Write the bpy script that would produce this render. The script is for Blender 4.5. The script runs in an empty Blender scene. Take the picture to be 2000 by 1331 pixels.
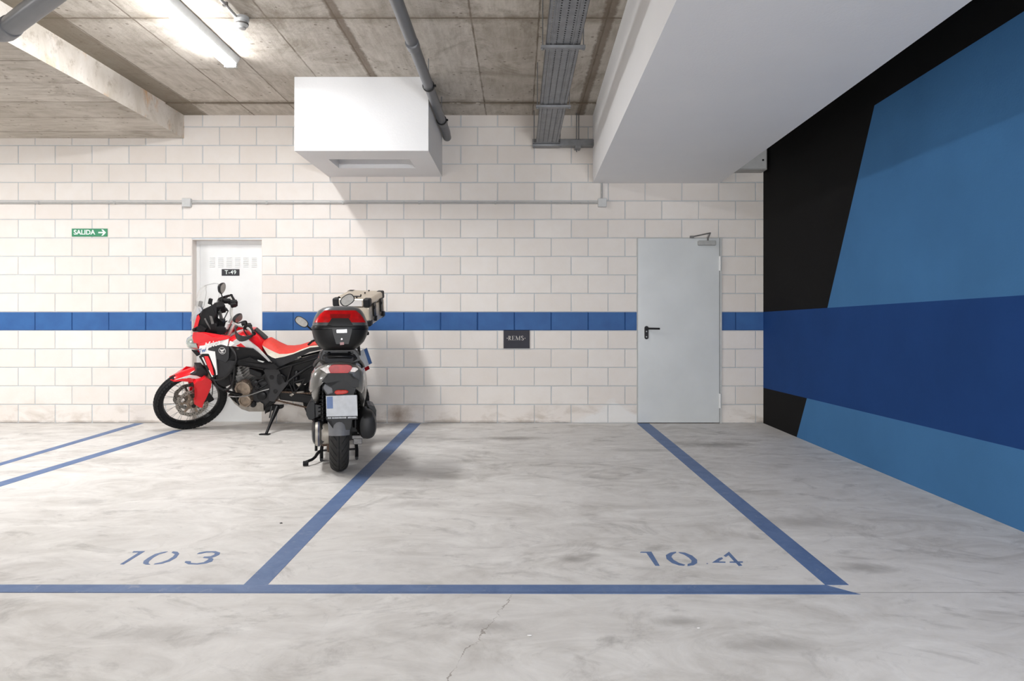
import bpy, bmesh, math, random
from mathutils import Vector, Matrix
random.seed(7)
PI = math.pi
# ------------------------------------------------------------ camera, light, exposure
F = 1375.6          # focal length in pixels of the 2000 px wide frame
CX, CY, H = 1013.0, 627.0, 1.105
D = 7.6             # distance from the camera to the block wall
sc = bpy.context.scene
C = sc.collection
cam = bpy.data.cameras.new('camera')
cam.sensor_width = 36.0
cam.lens = 36.0 * F / 2000.0
cam.shift_x = -(CX - 1000.0) / 2000.0
cam.shift_y = -(665.5 - CY) / 2000.0
cam.clip_start = 0.05
cam_o = bpy.data.objects.new('camera', cam)
C.objects.link(cam_o)
cam_o.location = (0, 0, H)
cam_o.rotation_euler = (PI / 2, 0, 0)
sc.camera = cam_o
sc.view_settings.view_transform = 'Standard'
sc.view_settings.look = 'None'
sc.view_settings.gamma = 1.0
sc.view_settings.exposure = 0.33
sc.view_settings.use_curve_mapping = False
sc.cycles.use_denoising = True
sc.cycles.max_bounces = 8
sc.cycles.diffuse_bounces = 5
w = bpy.data.worlds.new('world')
w.use_nodes = True
w.node_tree.nodes['Background'].inputs[0].default_value = (0.9, 0.95, 1.0, 1)
w.node_tree.nodes['Background'].inputs[1].default_value = 0.05
sc.world = w
LAMP = 200.0         # emission of every tube lamp


def lin(r, g, b):
    f = lambda v: v / 12.92 if v <= 0.04045 else ((v + 0.055) / 1.055) ** 2.4
    return (f(r / 255), f(g / 255), f(b / 255), 1.0)


# ------------------------------------------------------------ pixel to place helpers
def at(px, py, d):
    """point at depth d seen at pixel (px, py)"""
    return Vector(((px - CX) * d / F, d, H - (py - CY) * d / F))


def fl(px, py):
    d = F * H / (py - CY)
    return Vector(((px - CX) * d / F, d, 0.0))


# ------------------------------------------------------------ node helper
class NT:
    def __init__(s, name, rough=0.6, metal=0.0):
        s.m = bpy.data.materials.new(name)
        s.m.use_nodes = True
        s.t = s.m.node_tree
        s.n = s.t.nodes
        s.p = s.n['Principled BSDF']
        s.p.inputs['Roughness'].default_value = rough
        s.p.inputs['Metallic'].default_value = metal
        s._c = None

    def new(s, typ, **kw):
        nd = s.n.new(typ)
        for k, v in kw.items():
            setattr(nd, k, v)
        return nd

    def put(s, sock, v):
        if hasattr(v, 'links') or isinstance(v, bpy.types.NodeSocket):
            s.t.links.new(v, sock)
        else:
            sock.default_value = v

    def co(s):
        if s._c is None:
            s._c = s.new('ShaderNodeTexCoord').outputs['Object']
        return s._c

    def xyz(s):
        sp = s.new('ShaderNodeSeparateXYZ')
        s.put(sp.inputs[0], s.co())
        return sp.outputs[0], sp.outputs[1], sp.outputs[2]

    def math(s, op, a, b=0.0, c=None):
        nd = s.new('ShaderNodeMath', operation=op)
        s.put(nd.inputs[0], a)
        s.put(nd.inputs[1], b)
        if c is not None:
            s.put(nd.inputs[2], c)
        return nd.outputs[0]

    def scale(s, v):
        nd = s.new('ShaderNodeVectorMath', operation='MULTIPLY')
        s.put(nd.inputs[0], s.co())
        nd.inputs[1].default_value = v
        return nd.outputs[0]

    def noise(s, scale, detail=4.0, rough=0.55, dist=0.0, vec=None):
        nd = s.new('ShaderNodeTexNoise')
        s.put(nd.inputs['Vector'], vec if vec is not None else s.co())
        nd.inputs['Scale'].default_value = scale
        nd.inputs['Detail'].default_value = detail
        nd.inputs['Roughness'].default_value = rough
        nd.inputs['Distortion'].default_value = dist
        return nd.outputs['Fac']

    def voro(s, scale, vec=None):
        nd = s.new('ShaderNodeTexVoronoi')
        s.put(nd.inputs['Vector'], vec if vec is not None else s.co())
        nd.inputs['Scale'].default_value = scale
        return nd.outputs['Distance']

    def rng(s, v, a, b, c=0.0, d=1.0):
        nd = s.new('ShaderNodeMapRange')
        s.put(nd.inputs[0], v)
        for i, x in enumerate((a, b, c, d)):
            nd.inputs[i + 1].default_value = x
        return nd.outputs[0]

    def mix(s, f, a, b, mode='MIX'):
        nd = s.new('ShaderNodeMix', data_type='RGBA', blend_type=mode)
        s.put(nd.inputs[0], f)
        s.put(nd.inputs[6], a)
        s.put(nd.inputs[7], b)
        return nd.outputs[2]

    def col(s, v):
        s.put(s.p.inputs['Base Color'], v)

    def bump(s, h, strength=0.3, dist=0.01):
        nd = s.new('ShaderNodeBump')
        nd.inputs['Strength'].default_value = strength
        nd.inputs['Distance'].default_value = dist
        s.put(nd.inputs['Height'], h)
        s.t.links.new(nd.outputs[0], s.p.inputs['Normal'])

    def line(s, v, x0, half):
        """1 within half of x0"""
        return s.math('LESS_THAN', s.math('ABSOLUTE', s.math('SUBTRACT', v, x0)), half)


def simple(name, rgb, rough=0.5, metal=0.0, var=0.06, scale=20.0, bump=0.0, coat=0.0):
    n = NT(name, rough, metal)
    c = lin(*rgb)
    f = n.noise(scale, 3)
    dk = tuple(v * (1 - var * 2) for v in c[:3]) + (1,)
    lt = tuple(min(1, v * (1 + var)) for v in c[:3]) + (1,)
    n.col(n.mix(n.rng(f, 0.3, 0.7), dk, lt))
    if bump:
        n.bump(n.noise(scale * 8, 2), bump, 0.003)
    if coat:
        n.p.inputs['Coat Weight'].default_value = coat
        n.p.inputs['Coat Roughness'].default_value = 0.08
    return n.m


# ------------------------------------------------------------ materials
def m_block():
    n = NT('painted_block', 0.72)
    at_ = n.new('ShaderNodeAttribute', attribute_name='tone')
    t = at_.outputs['Fac']
    f = n.noise(7, 5, 0.6)
    c1 = n.mix(t, (0.735, 0.685, 0.64, 1), (0.785, 0.745, 0.705, 1))
    c2 = n.mix(n.rng(f, 0.35, 0.75, 0, 0.28), c1, (0.68, 0.60, 0.52, 1))
    x, y, z = n.xyz()
    # grime and damp marks along the foot of the wall
    g = n.noise(3.2, 6, 0.62, 0.4, n.scale((1, 1, 2.2)))
    low = n.rng(z, 0.30, 0.0)
    dirt = n.math('MULTIPLY', low, n.rng(g, 0.50, 0.66))
    c3 = n.mix(n.math('MULTIPLY', dirt, 0.55), c2, (0.36, 0.29, 0.22, 1))
    st = n.noise(40, 3)
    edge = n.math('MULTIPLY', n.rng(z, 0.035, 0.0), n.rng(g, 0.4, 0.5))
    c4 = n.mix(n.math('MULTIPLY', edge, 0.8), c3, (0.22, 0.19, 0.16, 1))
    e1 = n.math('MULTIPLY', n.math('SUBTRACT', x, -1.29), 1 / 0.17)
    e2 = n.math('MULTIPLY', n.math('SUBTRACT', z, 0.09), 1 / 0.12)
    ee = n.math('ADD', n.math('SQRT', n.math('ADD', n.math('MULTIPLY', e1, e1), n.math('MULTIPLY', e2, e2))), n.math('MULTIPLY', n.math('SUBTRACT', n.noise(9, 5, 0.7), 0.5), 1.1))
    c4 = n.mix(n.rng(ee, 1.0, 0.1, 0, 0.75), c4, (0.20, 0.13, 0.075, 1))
    # white plaster patch left of the metal door
    dx = n.math('ABSOLUTE', n.math('SUBTRACT', x, 1.02))
    pm = n.math('ADD', n.math('MULTIPLY', dx, 0.62), z)
    pm = n.math('ADD', pm, n.math('MULTIPLY', n.math('SUBTRACT', g, 0.5), 0.25))
    c5 = n.mix(n.rng(pm, 0.27, 0.21, 0, 0.85), c4, (0.78, 0.77, 0.75, 1))
    n.col(c5)
    n.bump(n.math('ADD', n.noise(60, 4, 0.7), n.math('MULTIPLY', st, 0.4)), 0.25, 0.004)
    return n.m


def m_stripe():
    n = NT('blue_stripe_paint', 0.6)
    f = n.noise(6, 4)
    n.col(n.mix(n.rng(f, 0.3, 0.7), (0.016, 0.085, 0.27, 1), (0.024, 0.115, 0.33, 1)))
    n.bump(n.noise(60, 4, 0.7), 0.25, 0.004)
    return n.m


def m_mortar():
    n = NT('mortar', 0.85)
    x, y, z = n.xyz()
    st = n.math('MULTIPLY', n.math('GREATER_THAN', z, 1.002), n.math('LESS_THAN', z, 1.198))
    base = n.mix(n.noise(9, 3), (0.44, 0.48, 0.51, 1), (0.60, 0.63, 0.65, 1))
    n.col(n.mix(st, base, (0.012, 0.06, 0.2, 1)))
    return n.m


def m_floor():
    n = NT('polished_concrete', 0.55)
    x, y, z = n.xyz()
    a = n.noise(1.0, 6, 0.6, 0.6)
    b = n.noise(2.2, 7, 0.68, 1.6, n.scale((1.0, 1.6, 1)))
    c = n.noise(7, 5, 0.65, 1.0)
    col = n.mix(n.rng(b, 0.34, 0.68), (0.52, 0.495, 0.465, 1), (0.76, 0.74, 0.71, 1))
    col = n.mix(n.rng(a, 0.42, 0.62, 0, 0.55), col, (0.75, 0.73, 0.705, 1))
    # dark smears and tyre scuffs
    d = n.noise(0.9, 8, 0.7, 2.4, n.scale((1.6, 2.4, 1)))
    col = n.mix(n.rng(d, 0.54, 0.72, 0, 0.65), col, (0.25, 0.235, 0.22, 1))
    e = n.noise(5, 6, 0.7, 2.0)
    col = n.mix(n.rng(e, 0.60, 0.75, 0, 0.4), col, (0.30, 0.285, 0.265, 1))
    col = n.mix(n.rng(c, 0.40, 0.65, 0.12, 0), col, (0.40, 0.36, 0.32, 1))
    # oil and tyre smudges where they lie
    wv = n.math('MULTIPLY', n.math('SUBTRACT', n.noise(6, 7, 0.72, 1.5), 0.5), 0.9)
    for (px, py, rx, ry, s) in ((1000, 857, .34, .13, .55), (1390, 869, .42, .16, .5), (1120, 1092, .09, .07, .45), (590, 935, .25, .12, .3), (1150, 1085, .06, .04, .4),
                                (880, 930, .3, .15, .3), (1330, 1215, .12, .05, .4), (1490, 1260, .2, .09, .35), (1560, 1020, .3, .14, .3), (240, 900, .4, .15, .25),
                                (1690, 1110, .16, .08, .4), (960, 1225, .14, .06, .35), (300, 1240, .3, .08, .25), (820, 985, .25, .1, .25), (1250, 880, .4, .1, .3)):
        q = fl(px, py)
        ex = n.math('MULTIPLY', n.math('SUBTRACT', x, q.x), 1 / rx)
        ey = n.math('MULTIPLY', n.math('SUBTRACT', y, q.y), 1 / ry)
        dd = n.math('SQRT', n.math('ADD', n.math('MULTIPLY', ex, ex), n.math('MULTIPLY', ey, ey)))
        dd = n.math('ADD', dd, n.math('MULTIPLY', wv, 1.6))
        col = n.mix(n.rng(dd, 1.1, 0.2, 0, min(0.8, s * 1.5)), col, (0.24, 0.22, 0.20, 1))
    # saw-cut joint
    wob = n.math('MULTIPLY', n.math('SUBTRACT', n.noise(14, 4), 0.5), 0.012)
    yj = n.math('ADD', y, n.math('MULTIPLY', wob, 0.3))
    j = n.line(yj, 2.862, 0.0035)
    col = n.mix(n.math('MULTIPLY', j, 0.55), col, (0.16, 0.14, 0.13, 1))
    # crack running from the bay line towards the camera
    wb = n.math('MULTIPLY', n.math('SUBTRACT', n.noise(5, 6, 0.65), 0.5), 0.16)
    xc = n.math('ADD', n.math('ADD', n.math('MULTIPLY', y, 0.30), -0.87), wb)
    wid = n.rng(n.noise(9, 2), 0.35, 0.65, 0.0004, 0.0028)
    ck = n.math('LESS_THAN', n.math('ABSOLUTE', n.math('SUBTRACT', x, xc)), wid)
    ck = n.math('MULTIPLY', ck, n.math('LESS_THAN', y, 2.84))
    col = n.mix(n.math('MULTIPLY', ck, 0.7), col, (0.2, 0.17, 0.14, 1))
    n.col(col)
    n.put(n.p.inputs['Roughness'], n.rng(b, 0.3, 0.7, 0.62, 0.48))
    n.bump(n.math('ADD', n.noise(25, 5), n.math('MULTIPLY', n.noise(120, 3), 0.3)), 0.12, 0.004)
    return n.m


def m_ceiling(axis, lines, joints, name, ridges=(), dark=()):
    n = NT(name, 0.85)
    x, y, z = n.xyz()
    u, v = (x, y) if axis == 'x' else (y, x)
    cell = n.math('FLOOR', n.math('MULTIPLY', n.math('SUBTRACT', u, lines[0]), 1 / lines[1]))
    cell2 = n.math('FLOOR', n.math('MULTIPLY', n.math('SUBTRACT', v, joints[0]), 1 / joints[1]))
    wn = n.new('ShaderNodeTexWhiteNoise', noise_dimensions='2D')
    cv = n.new('ShaderNodeCombineXYZ')
    n.put(cv.inputs[0], cell)
    n.put(cv.inputs[1], cell2)
    n.put(wn.inputs['Vector'], cv.outputs[0])
    tone = wn.outputs['Value']
    g = n.noise(2.0, 6, 0.65, 0.6)
    sv = (9, 1.2, 1) if axis == 'x' else (1.2, 9, 1)
    gr = n.noise(2.2, 6, 0.7, 0.3, n.scale(sv))
    col = n.mix(tone, (0.44, 0.40, 0.345, 1), (0.58, 0.54, 0.48, 1))
    col = n.mix(n.rng(gr, 0.38, 0.68, 0.0, 0.65), col, (0.28, 0.24, 0.19, 1))
    col = n.mix(n.rng(g, 0.45, 0.7, 0, 0.6), col, (0.66, 0.615, 0.555, 1))
    dk = n.noise(1.3, 7, 0.72, 1.0)
    col = n.mix(n.rng(dk, 0.54, 0.68, 0, 0.7), col, (0.21, 0.175, 0.13, 1))
    sp = n.noise(5.5, 7, 0.75, 1.5)
    col = n.mix(n.rng(sp, 0.56, 0.70, 0, 0.6), col, (0.24, 0.20, 0.155, 1))
    # damp edges along the cross joints
    vj = n.math('SUBTRACT', v, joints[0])
    fj = n.math('ABSOLUTE', n.math('SUBTRACT', n.math('FRACT', n.math('ADD', n.math('MULTIPLY', vj, 1 / joints[1]), 0.5)), 0.5))
    fj = n.math('ADD', fj, n.math('MULTIPLY', n.math('SUBTRACT', n.noise(6, 6, 0.7), 0.5), 0.16))
    col = n.mix(n.rng(fj, 0.05, 0.0, 0, 0.6), col, (0.22, 0.18, 0.13, 1))
    # form-board joints
    wob = n.math('MULTIPLY', n.math('SUBTRACT', n.noise(11, 3), 0.5), 0.012)
    uu = n.math('ADD', n.math('SUBTRACT', u, lines[0]), wob)
    fr = n.math('ABSOLUTE', n.math('SUBTRACT', n.math('FRACT', n.math('ADD', n.math('MULTIPLY', uu, 1 / lines[1]), 0.5)), 0.5))
    k = n.math('LESS_THAN', fr, 0.014)
    vv = n.math('ADD', n.math('SUBTRACT', v, joints[0]), n.math('MULTIPLY', wob, 1.6))
    fr2 = n.math('ABSOLUTE', n.math('SUBTRACT', n.math('FRACT', n.math('ADD', n.math('MULTIPLY', vv, 1 / joints[1]), 0.5)), 0.5))
    k2 = n.math('LESS_THAN', fr2, 0.012 / joints[1])
    kk = n.math('MAXIMUM', n.math('MULTIPLY', k, n.rng(n.noise(3, 3), 0.35, 0.6, 0.45, 1.0)), n.math('MULTIPLY', k2, 0.8))
    col = n.mix(n.math('MULTIPLY', kk, 0.8), col, (0.12, 0.09, 0.06, 1))
    for (r0, hw) in ridges:
        q = n.math('ABSOLUTE', n.math('SUBTRACT', n.math('ADD', x, n.math('MULTIPLY', wob, 1.5)), r0))
        q = n.math('ADD', q, n.math('MULTIPLY', n.math('SUBTRACT', n.noise(16, 4, 0.7), 0.5), 0.05))
        col = n.mix(n.rng(q, hw, hw - 0.02, 0, 0.75), col, (0.15, 0.11, 0.075, 1))
    for (a0, a1) in dark:
        q = n.math('MULTIPLY', n.math('GREATER_THAN', x, a0), n.math('LESS_THAN', x, a1))
        col = n.mix(n.math('MULTIPLY', q, 0.75), col, (0.16, 0.13, 0.09, 1))
    # blow holes
    vo = n.voro(14)
    ho = n.math('MULTIPLY', n.math('LESS_THAN', vo, 0.17), n.math('GREATER_THAN', n.noise(3.5, 3), 0.54))
    col = n.mix(n.math('MULTIPLY', ho, 0.65), col, (0.14, 0.11, 0.08, 1))
    n.col(col)
    n.bump(n.math('SUBTRACT', n.math('ADD', n.noise(18, 6, 0.7), n.math('MULTIPLY', gr, 0.5)), n.math('MULTIPLY', kk, 1.2)), 0.35, 0.012)
    return n.m


def m_beam():
    n = NT('beam_concrete', 0.85)
    g = n.noise(2.5, 6, 0.65, 0.5, n.scale((1, 1, 0.6)))
    col = n.mix(n.rng(g, 0.3, 0.7), (0.46, 0.41, 0.34, 1), (0.72, 0.68, 0.63, 1))
    r = n.noise(2.1, 6, 0.7, 0.4, n.scale((1, 1.3, 0.8)))
    col = n.mix(n.rng(r, 0.52, 0.66, 0, 0.8), col, (0.56, 0.31, 0.12, 1))
    s = n.noise(9, 5, 0.7)
    col = n.mix(n.rng(s, 0.54, 0.68, 0, 0.65), col, (0.29, 0.24, 0.18, 1))
    n.col(col)
    n.bump(n.noise(16, 6, 0.7), 0.35, 0.012)
    return n.m


def m_paint(name, c, c2=None, rough=0.7):
    n = NT(name, rough)
    c2 = c2 or tuple(v * 0.86 for v in c)
    f = n.noise(1.6, 6, 0.6)
    n.col(n.mix(n.rng(f, 0.3, 0.7), tuple(c2) + (1,), tuple(c) + (1,)))
    n.bump(n.noise(70, 4, 0.6), 0.25, 0.004)
    return n.m


def m_line():
    n = NT('floor_line_paint', 0.55)
    f = n.noise(6, 6, 0.7, 1.0)
    col = n.mix(n.rng(f, 0.3, 0.7), (0.066, 0.125, 0.27, 1), (0.125, 0.195, 0.36, 1))
    g = n.noise(18, 5, 0.7, 1.2)
    col = n.mix(n.rng(g, 0.60, 0.76, 0, 0.6), col, (0.34, 0.36, 0.42, 1))
    x, y, z = n.xyz()
    j = n.line(y, 2.862, 0.004)
    col = n.mix(n.math('MULTIPLY', j, 0.5), col, (0.02, 0.035, 0.09, 1))
    n.col(col)
    return n.m


def m_emit(name, k):
    n = NT(name, 0.4)
    n.p.inputs['Base Color'].default_value = (0.9, 0.9, 0.9, 1)
    n.p.inputs['Emission Color'].default_value = (0.985, 0.985, 0.99, 1)
    n.p.inputs['Emission Strength'].default_value = LAMP * k
    return n.m


def m_glass(name, tint, rough=0.03, alpha=0.25):
    n = NT(name, rough)
    n.p.inputs['Base Color'].default_value = tint + (1,)
    n.p.inputs['Transmission Weight'].default_value = 1.0
    n.p.inputs['IOR'].default_value = 1.12
    n.p.inputs['Alpha'].default_value = alpha
    return n.m


def m_number_plate():
    return simple('plate_white', (190, 193, 197), 0.35, 0, 0.05, 30)


M = {}
M['block'] = m_block(); M['stripe'] = m_stripe(); M['mortar'] = m_mortar(); M['floor'] = m_floor()
M['ceil'] = m_ceiling('x', (-1.35, 0.5), (5.19, 2.0), 'ceiling_concrete', ((-1.33, 0.05), (0.66, 0.055)), ((-3.61, -3.36),))
M['slab'] = m_ceiling('y', (5.33, 0.5), (-5.8, 2.5), 'slab_concrete')
M['beam'] = m_beam()
M['white'] = m_paint('white_plaster', (0.73, 0.73, 0.735), (0.70, 0.70, 0.705))
M['soffit'] = m_paint('soffit_plaster', (0.83, 0.83, 0.835), (0.80, 0.80, 0.81))
M['mblack'] = m_paint('mural_black', (0.008, 0.0078, 0.008), rough=0.8)
M['mlight'] = m_paint('mural_light_blue', (0.062, 0.19, 0.40), rough=0.8)
M['mblue'] = m_paint('mural_blue', (0.014, 0.058, 0.21), rough=0.8)
for k in ('mblack', 'mlight', 'mblue'):
    M[k].node_tree.nodes['Principled BSDF'].inputs['Specular IOR Level'].default_value = 0.12
M['line'] = m_line()
M['emit'] = m_emit('lamp_diffuser', 1.0)
M['emit_side'] = m_emit('lamp_diffuser_side', 0.5)
M['rear'] = m_paint('far_wall_paint', (0.66, 0.64, 0.62))
M['door_white'] = simple('door_white', (228, 229, 228), 0.45, 0, 0.02, 4)
M['door_grey'] = simple('door_grey', (205, 208, 208), 0.32, 0, 0.025, 3)
M['frame_grey'] = simple('frame_grey', (190, 192, 190), 0.45, 0, 0.03)
M['black'] = simple('black_plastic', (27, 27, 29), 0.5, 0, 0.1)
M['satin'] = simple('satin_black', (20, 20, 22), 0.35, 0, 0.1)
M['char'] = simple('charcoal_plastic', (50, 50, 52), 0.42, 0, 0.08)
M['rubber'] = simple('tyre_rubber', (29, 29, 30), 0.75, 0, 0.15, 40, 0.2)
M['red'] = simple('red_paint', (222, 22, 34), 0.3, 0, 0.04, 10, 0, 0.6)
M['bwhite'] = simple('white_paint', (232, 230, 228), 0.3, 0, 0.02, 10, 0, 0.5)
M['seat_red'] = simple('red_vinyl', (216, 60, 48), 0.6, 0, 0.06, 60, 0.15)
M['seat_white'] = simple('cream_vinyl', (222, 214, 198), 0.6, 0, 0.03, 60, 0.1)
M['seat_black'] = simple('black_vinyl', (44, 44, 46), 0.55, 0, 0.08, 60, 0.15)
M['alu'] = simple('brushed_aluminium', (150, 146, 140), 0.3, 0.9, 0.08, 30)
M['alu_box'] = simple('anodised_box', (206, 196, 180), 0.38, 0.7, 0.06, 12)
M['steel'] = simple('steel', (150, 150, 150), 0.3, 0.9, 0.1)
M['chrome'] = simple('chrome', (225, 225, 228), 0.08, 1.0, 0.02)
M['bar_metal'] = simple('polished_bar', (225, 225, 222), 0.3, 0.6, 0.03)
M['cover_alu'] = simple('cast_cover', (176, 170, 160), 0.5, 0.35, 0.1, 20)
M['mudg'] = simple('mudguard_grey', (108, 109, 112), 0.5, 0, 0.06)
M['tread'] = simple('tread_rubber', (46, 45, 44), 0.7, 0, 0.1, 40, 0.2)
M['refl'] = simple('reflector_red', (196, 52, 40), 0.35, 0, 0.08, 30)
M['case_black'] = simple('case_black', (22, 22, 23), 0.38, 0, 0.1)
M['case_grey'] = simple('case_lid_grey', (78, 79, 80), 0.35, 0.1, 0.06, 10)
M['bluegrey'] = simple('blue_grey_cover', (62, 66, 84), 0.4, 0, 0.06)
M['mirror2'] = simple('dusty_mirror', (128, 125, 120), 0.4, 0.4, 0.08, 40)
M['gold'] = simple('bronze_casting', (142, 128, 114), 0.4, 0.7, 0.15, 30)
M['gcal'] = simple('gold_caliper', (178, 132, 48), 0.35, 0.5, 0.1)
M['cast'] = simple('cast_metal', (118, 116, 114), 0.45, 0.6, 0.15, 30, 0.2)
M['pipe'] = simple('grey_pvc', (98, 100, 104), 0.35, 0, 0.05, 6)
M['galv'] = simple('galvanised_steel', (132, 134, 137), 0.42, 0.55, 0.1, 12)
M['conduit'] = simple('conduit_grey', (168, 168, 166), 0.5, 0, 0.05)
M['jbox'] = simple('box_grey', (196, 197, 196), 0.5, 0, 0.03)
M['green'] = simple('sign_green', (10, 128, 84), 0.45, 0, 0.03)
M['signwhite'] = simple('sign_white', (232, 242, 236), 0.5, 0, 0.01)
M['navy'] = simple('plaque_navy', (34, 34, 46), 0.6, 0, 0.06)
M['plaqtxt'] = simple('plaque_letters', (196, 192, 186), 0.5, 0, 0.02)
M['nump'] = simple('number_plate_dark', (44, 44, 48), 0.45, 0, 0.05)
M['glass'] = m_glass('screen_clear', (0.93, 0.95, 0.95), 0.04, 0.22)
M['lens'] = simple('headlamp_lens', (176, 186, 180), 0.06, 0.5, 0.1, 40, 0, 1.0)
M['redlens'] = simple('red_lens', (182, 10, 16), 0.22, 0, 0.15, 26)
M['darkred'] = simple('dark_red_lens', (128, 14, 16), 0.22, 0, 0.1, 26)
M['clear'] = simple('clear_lens', (206, 200, 196), 0.1, 0.2, 0.12, 50, 0, 0.8)
M['sgrey'] = simple('scooter_grey_paint', (112, 110, 106), 0.26, 0.25, 0.1, 6, 0, 0.7)
M['sdark'] = simple('scooter_dark_plastic', (34, 34, 35), 0.45, 0, 0.1)
M['plate'] = m_number_plate()
M['euro'] = simple('plate_blue', (72, 104, 156), 0.35, 0, 0.06)
M['mirror'] = simple('mirror_glass', (150, 148, 146), 0.2, 0.8, 0.06, 30)
M['orange'] = simple('orange_lens', (214, 120, 40), 0.2, 0, 0.08)
M['rust'] = simple('rusty_steel', (92, 74, 62), 0.6, 0.4, 0.2, 30, 0.2)

for k in ('redlens', 'darkred', 'refl', 'black', 'satin', 'char', 'sdark', 'case_black', 'rubber', 'tread', 'seat_black', 'red'):
    M[k].node_tree.nodes['Principled BSDF'].inputs['Specular IOR Level'].default_value = 0.28


# ------------------------------------------------------------ mesh helpers
def obj(name, bm, mats, parent=None, smooth=False, bev=0.0, seg=2, sub=0, auto=None):
    me = bpy.data.meshes.new(name)
    bmesh.ops.recalc_face_normals(bm, faces=bm.faces[:])
    bm.to_mesh(me)
    bm.free()
    if not isinstance(mats, (list, tuple)):
        mats = [mats]
    for m in mats:
        me.materials.append(M[m] if isinstance(m, str) else m)
    o = bpy.data.objects.new(name, me)
    C.objects.link(o)
    if parent:
        o.parent = parent
    if smooth:
        for p in me.polygons:
            p.use_smooth = True
    if bev:
        b = o.modifiers.new('bevel', 'BEVEL')
        b.width = bev
        b.segments = seg
        b.limit_method = 'ANGLE'
        b.angle_limit = math.radians(35)
    if sub:
        s = o.modifiers.new('subd', 'SUBSURF')
        s.levels = sub
        s.render_levels = sub
    if auto:
        me.set_sharp_from_angle(angle=math.radians(auto))
    return o


def tag(o, label, cat, group=None):
    o['label'] = label
    o['category'] = cat
    if group:
        o['group'] = group
    return o


def struct(o):
    o['kind'] = 'structure'
    return o


def thing(name, label, cat, loc=(0, 0, 0), group=None):
    o = bpy.data.objects.new(name, None)
    C.objects.link(o)
    o.location = loc
    o.empty_display_size = 0.05
    return tag(o, label, cat, group)


def box(bm, lo, hi, mi=0):
    v = [bm.verts.new((x, y, z)) for x in (lo[0], hi[0]) for y in (lo[1], hi[1]) for z in (lo[2], hi[2])]
    for f in ((0, 1, 3, 2), (4, 6, 7, 5), (0, 4, 5, 1), (2, 3, 7, 6), (0, 2, 6, 4), (1, 5, 7, 3)):
        bm.faces.new([v[i] for i in f]).material_index = mi


def obox(bm, c, ex, ey, ez, mi=0):
    """oriented box: centre and three half-vectors"""
    c, ex, ey, ez = Vector(c), Vector(ex), Vector(ey), Vector(ez)
    v = [bm.verts.new(c + a * ex + b * ey + d * ez) for a in (-1, 1) for b in (-1, 1) for d in (-1, 1)]
    for f in ((0, 1, 3, 2), (4, 6, 7, 5), (0, 4, 5, 1), (2, 3, 7, 6), (0, 2, 6, 4), (1, 5, 7, 3)):
        bm.faces.new([v[i] for i in f]).material_index = mi


def loft(bm, rings, caps=True, closed=True, mi=0):
    vs = [[bm.verts.new(p) for p in r] for r in rings]
    n = len(rings[0])
    for a, b in zip(vs[:-1], vs[1:]):
        for i in range(n if closed else n - 1):
            j = (i + 1) % n
            bm.faces.new((a[i], a[j], b[j], b[i])).material_index = mi
    if caps and closed:
        bm.faces.new(vs[0]).material_index = mi
        bm.faces.new(vs[-1][::-1]).material_index = mi
    return vs


def tube(bm, pts, r, seg=12, mi=0, smooth_path=0):
    pts = [Vector(p) for p in pts]
    rs = list(r) if isinstance(r, (list, tuple)) else [r] * len(pts)
    for _ in range(smooth_path):
        np_, nr = [pts[0]], [rs[0]]
        for a, b, ra, rb in zip(pts[:-1], pts[1:], rs[:-1], rs[1:]):
            np_ += [a.lerp(b, 0.25), a.lerp(b, 0.75)]
            nr += [ra * 0.75 + rb * 0.25, ra * 0.25 + rb * 0.75]
        pts, rs = np_ + [pts[-1]], nr + [rs[-1]]
    n = len(pts)
    tg = []
    for i in range(n):
        a = pts[max(0, i - 1)]
        b = pts[min(n - 1, i + 1)]
        tg.append((b - a).normalized())
    up = Vector((0, 0, 1)) if abs(tg[0].z) < 0.9 else Vector((1, 0, 0))
    u = (up - tg[0] * up.dot(tg[0])).normalized()
    rings = []
    for p, t, rr in zip(pts, tg, rs):
        u = (u - t * u.dot(t))
        u = u.normalized() if u.length > 1e-6 else t.orthogonal().normalized()
        v = t.cross(u)
        rings.append([p + (u * math.cos(2 * PI * k / seg) + v * math.sin(2 * PI * k / seg)) * rr for k in range(seg)])
    loft(bm, rings, True, True, mi)


def lathe(bm, prof, origin, axis, seg=48, closed=False, mi=0, start=None):
    """profile [(radius, height along axis)] spun about axis"""
    o, a = Vector(origin), Vector(axis).normalized()
    u = start.normalized() if start is not None else a.orthogonal().normalized()
    v = a.cross(u)
    rings = []
    for k in range(seg):
        t = 2 * PI * k / seg
        d = u * math.cos(t) + v * math.sin(t)
        rings.append([bm.verts.new(o + d * max(r, 1e-4) + a * h) for r, h in prof])
    n = len(prof)
    for k in range(seg):
        r1, r2 = rings[k], rings[(k + 1) % seg]
        for i in range(n if closed else n - 1):
            j = (i + 1) % n
            bm.faces.new((r1[i], r1[j], r2[j], r2[i])).material_index = mi
    if not closed:
        for i in (0, n - 1):
            bm.faces.new([r[i] for r in rings]).material_index = mi


def ngon(bm, pts, ext, mi=0):
    """closed outline pts, thickened by the vector ext"""
    ext = Vector(ext)
    a = [bm.verts.new(p) for p in pts]
    b = [bm.verts.new(Vector(p) + ext) for p in pts]
    f1 = bm.faces.new(a)
    f2 = bm.faces.new(b[::-1])
    f1.material_index = f2.material_index = mi
    n = len(pts)
    for i in range(n):
        j = (i + 1) % n
        bm.faces.new((a[i], b[i], b[j], a[j])).material_index = mi
    bmesh.ops.triangulate(bm, faces=[f1, f2], ngon_method='EAR_CLIP')


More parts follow.
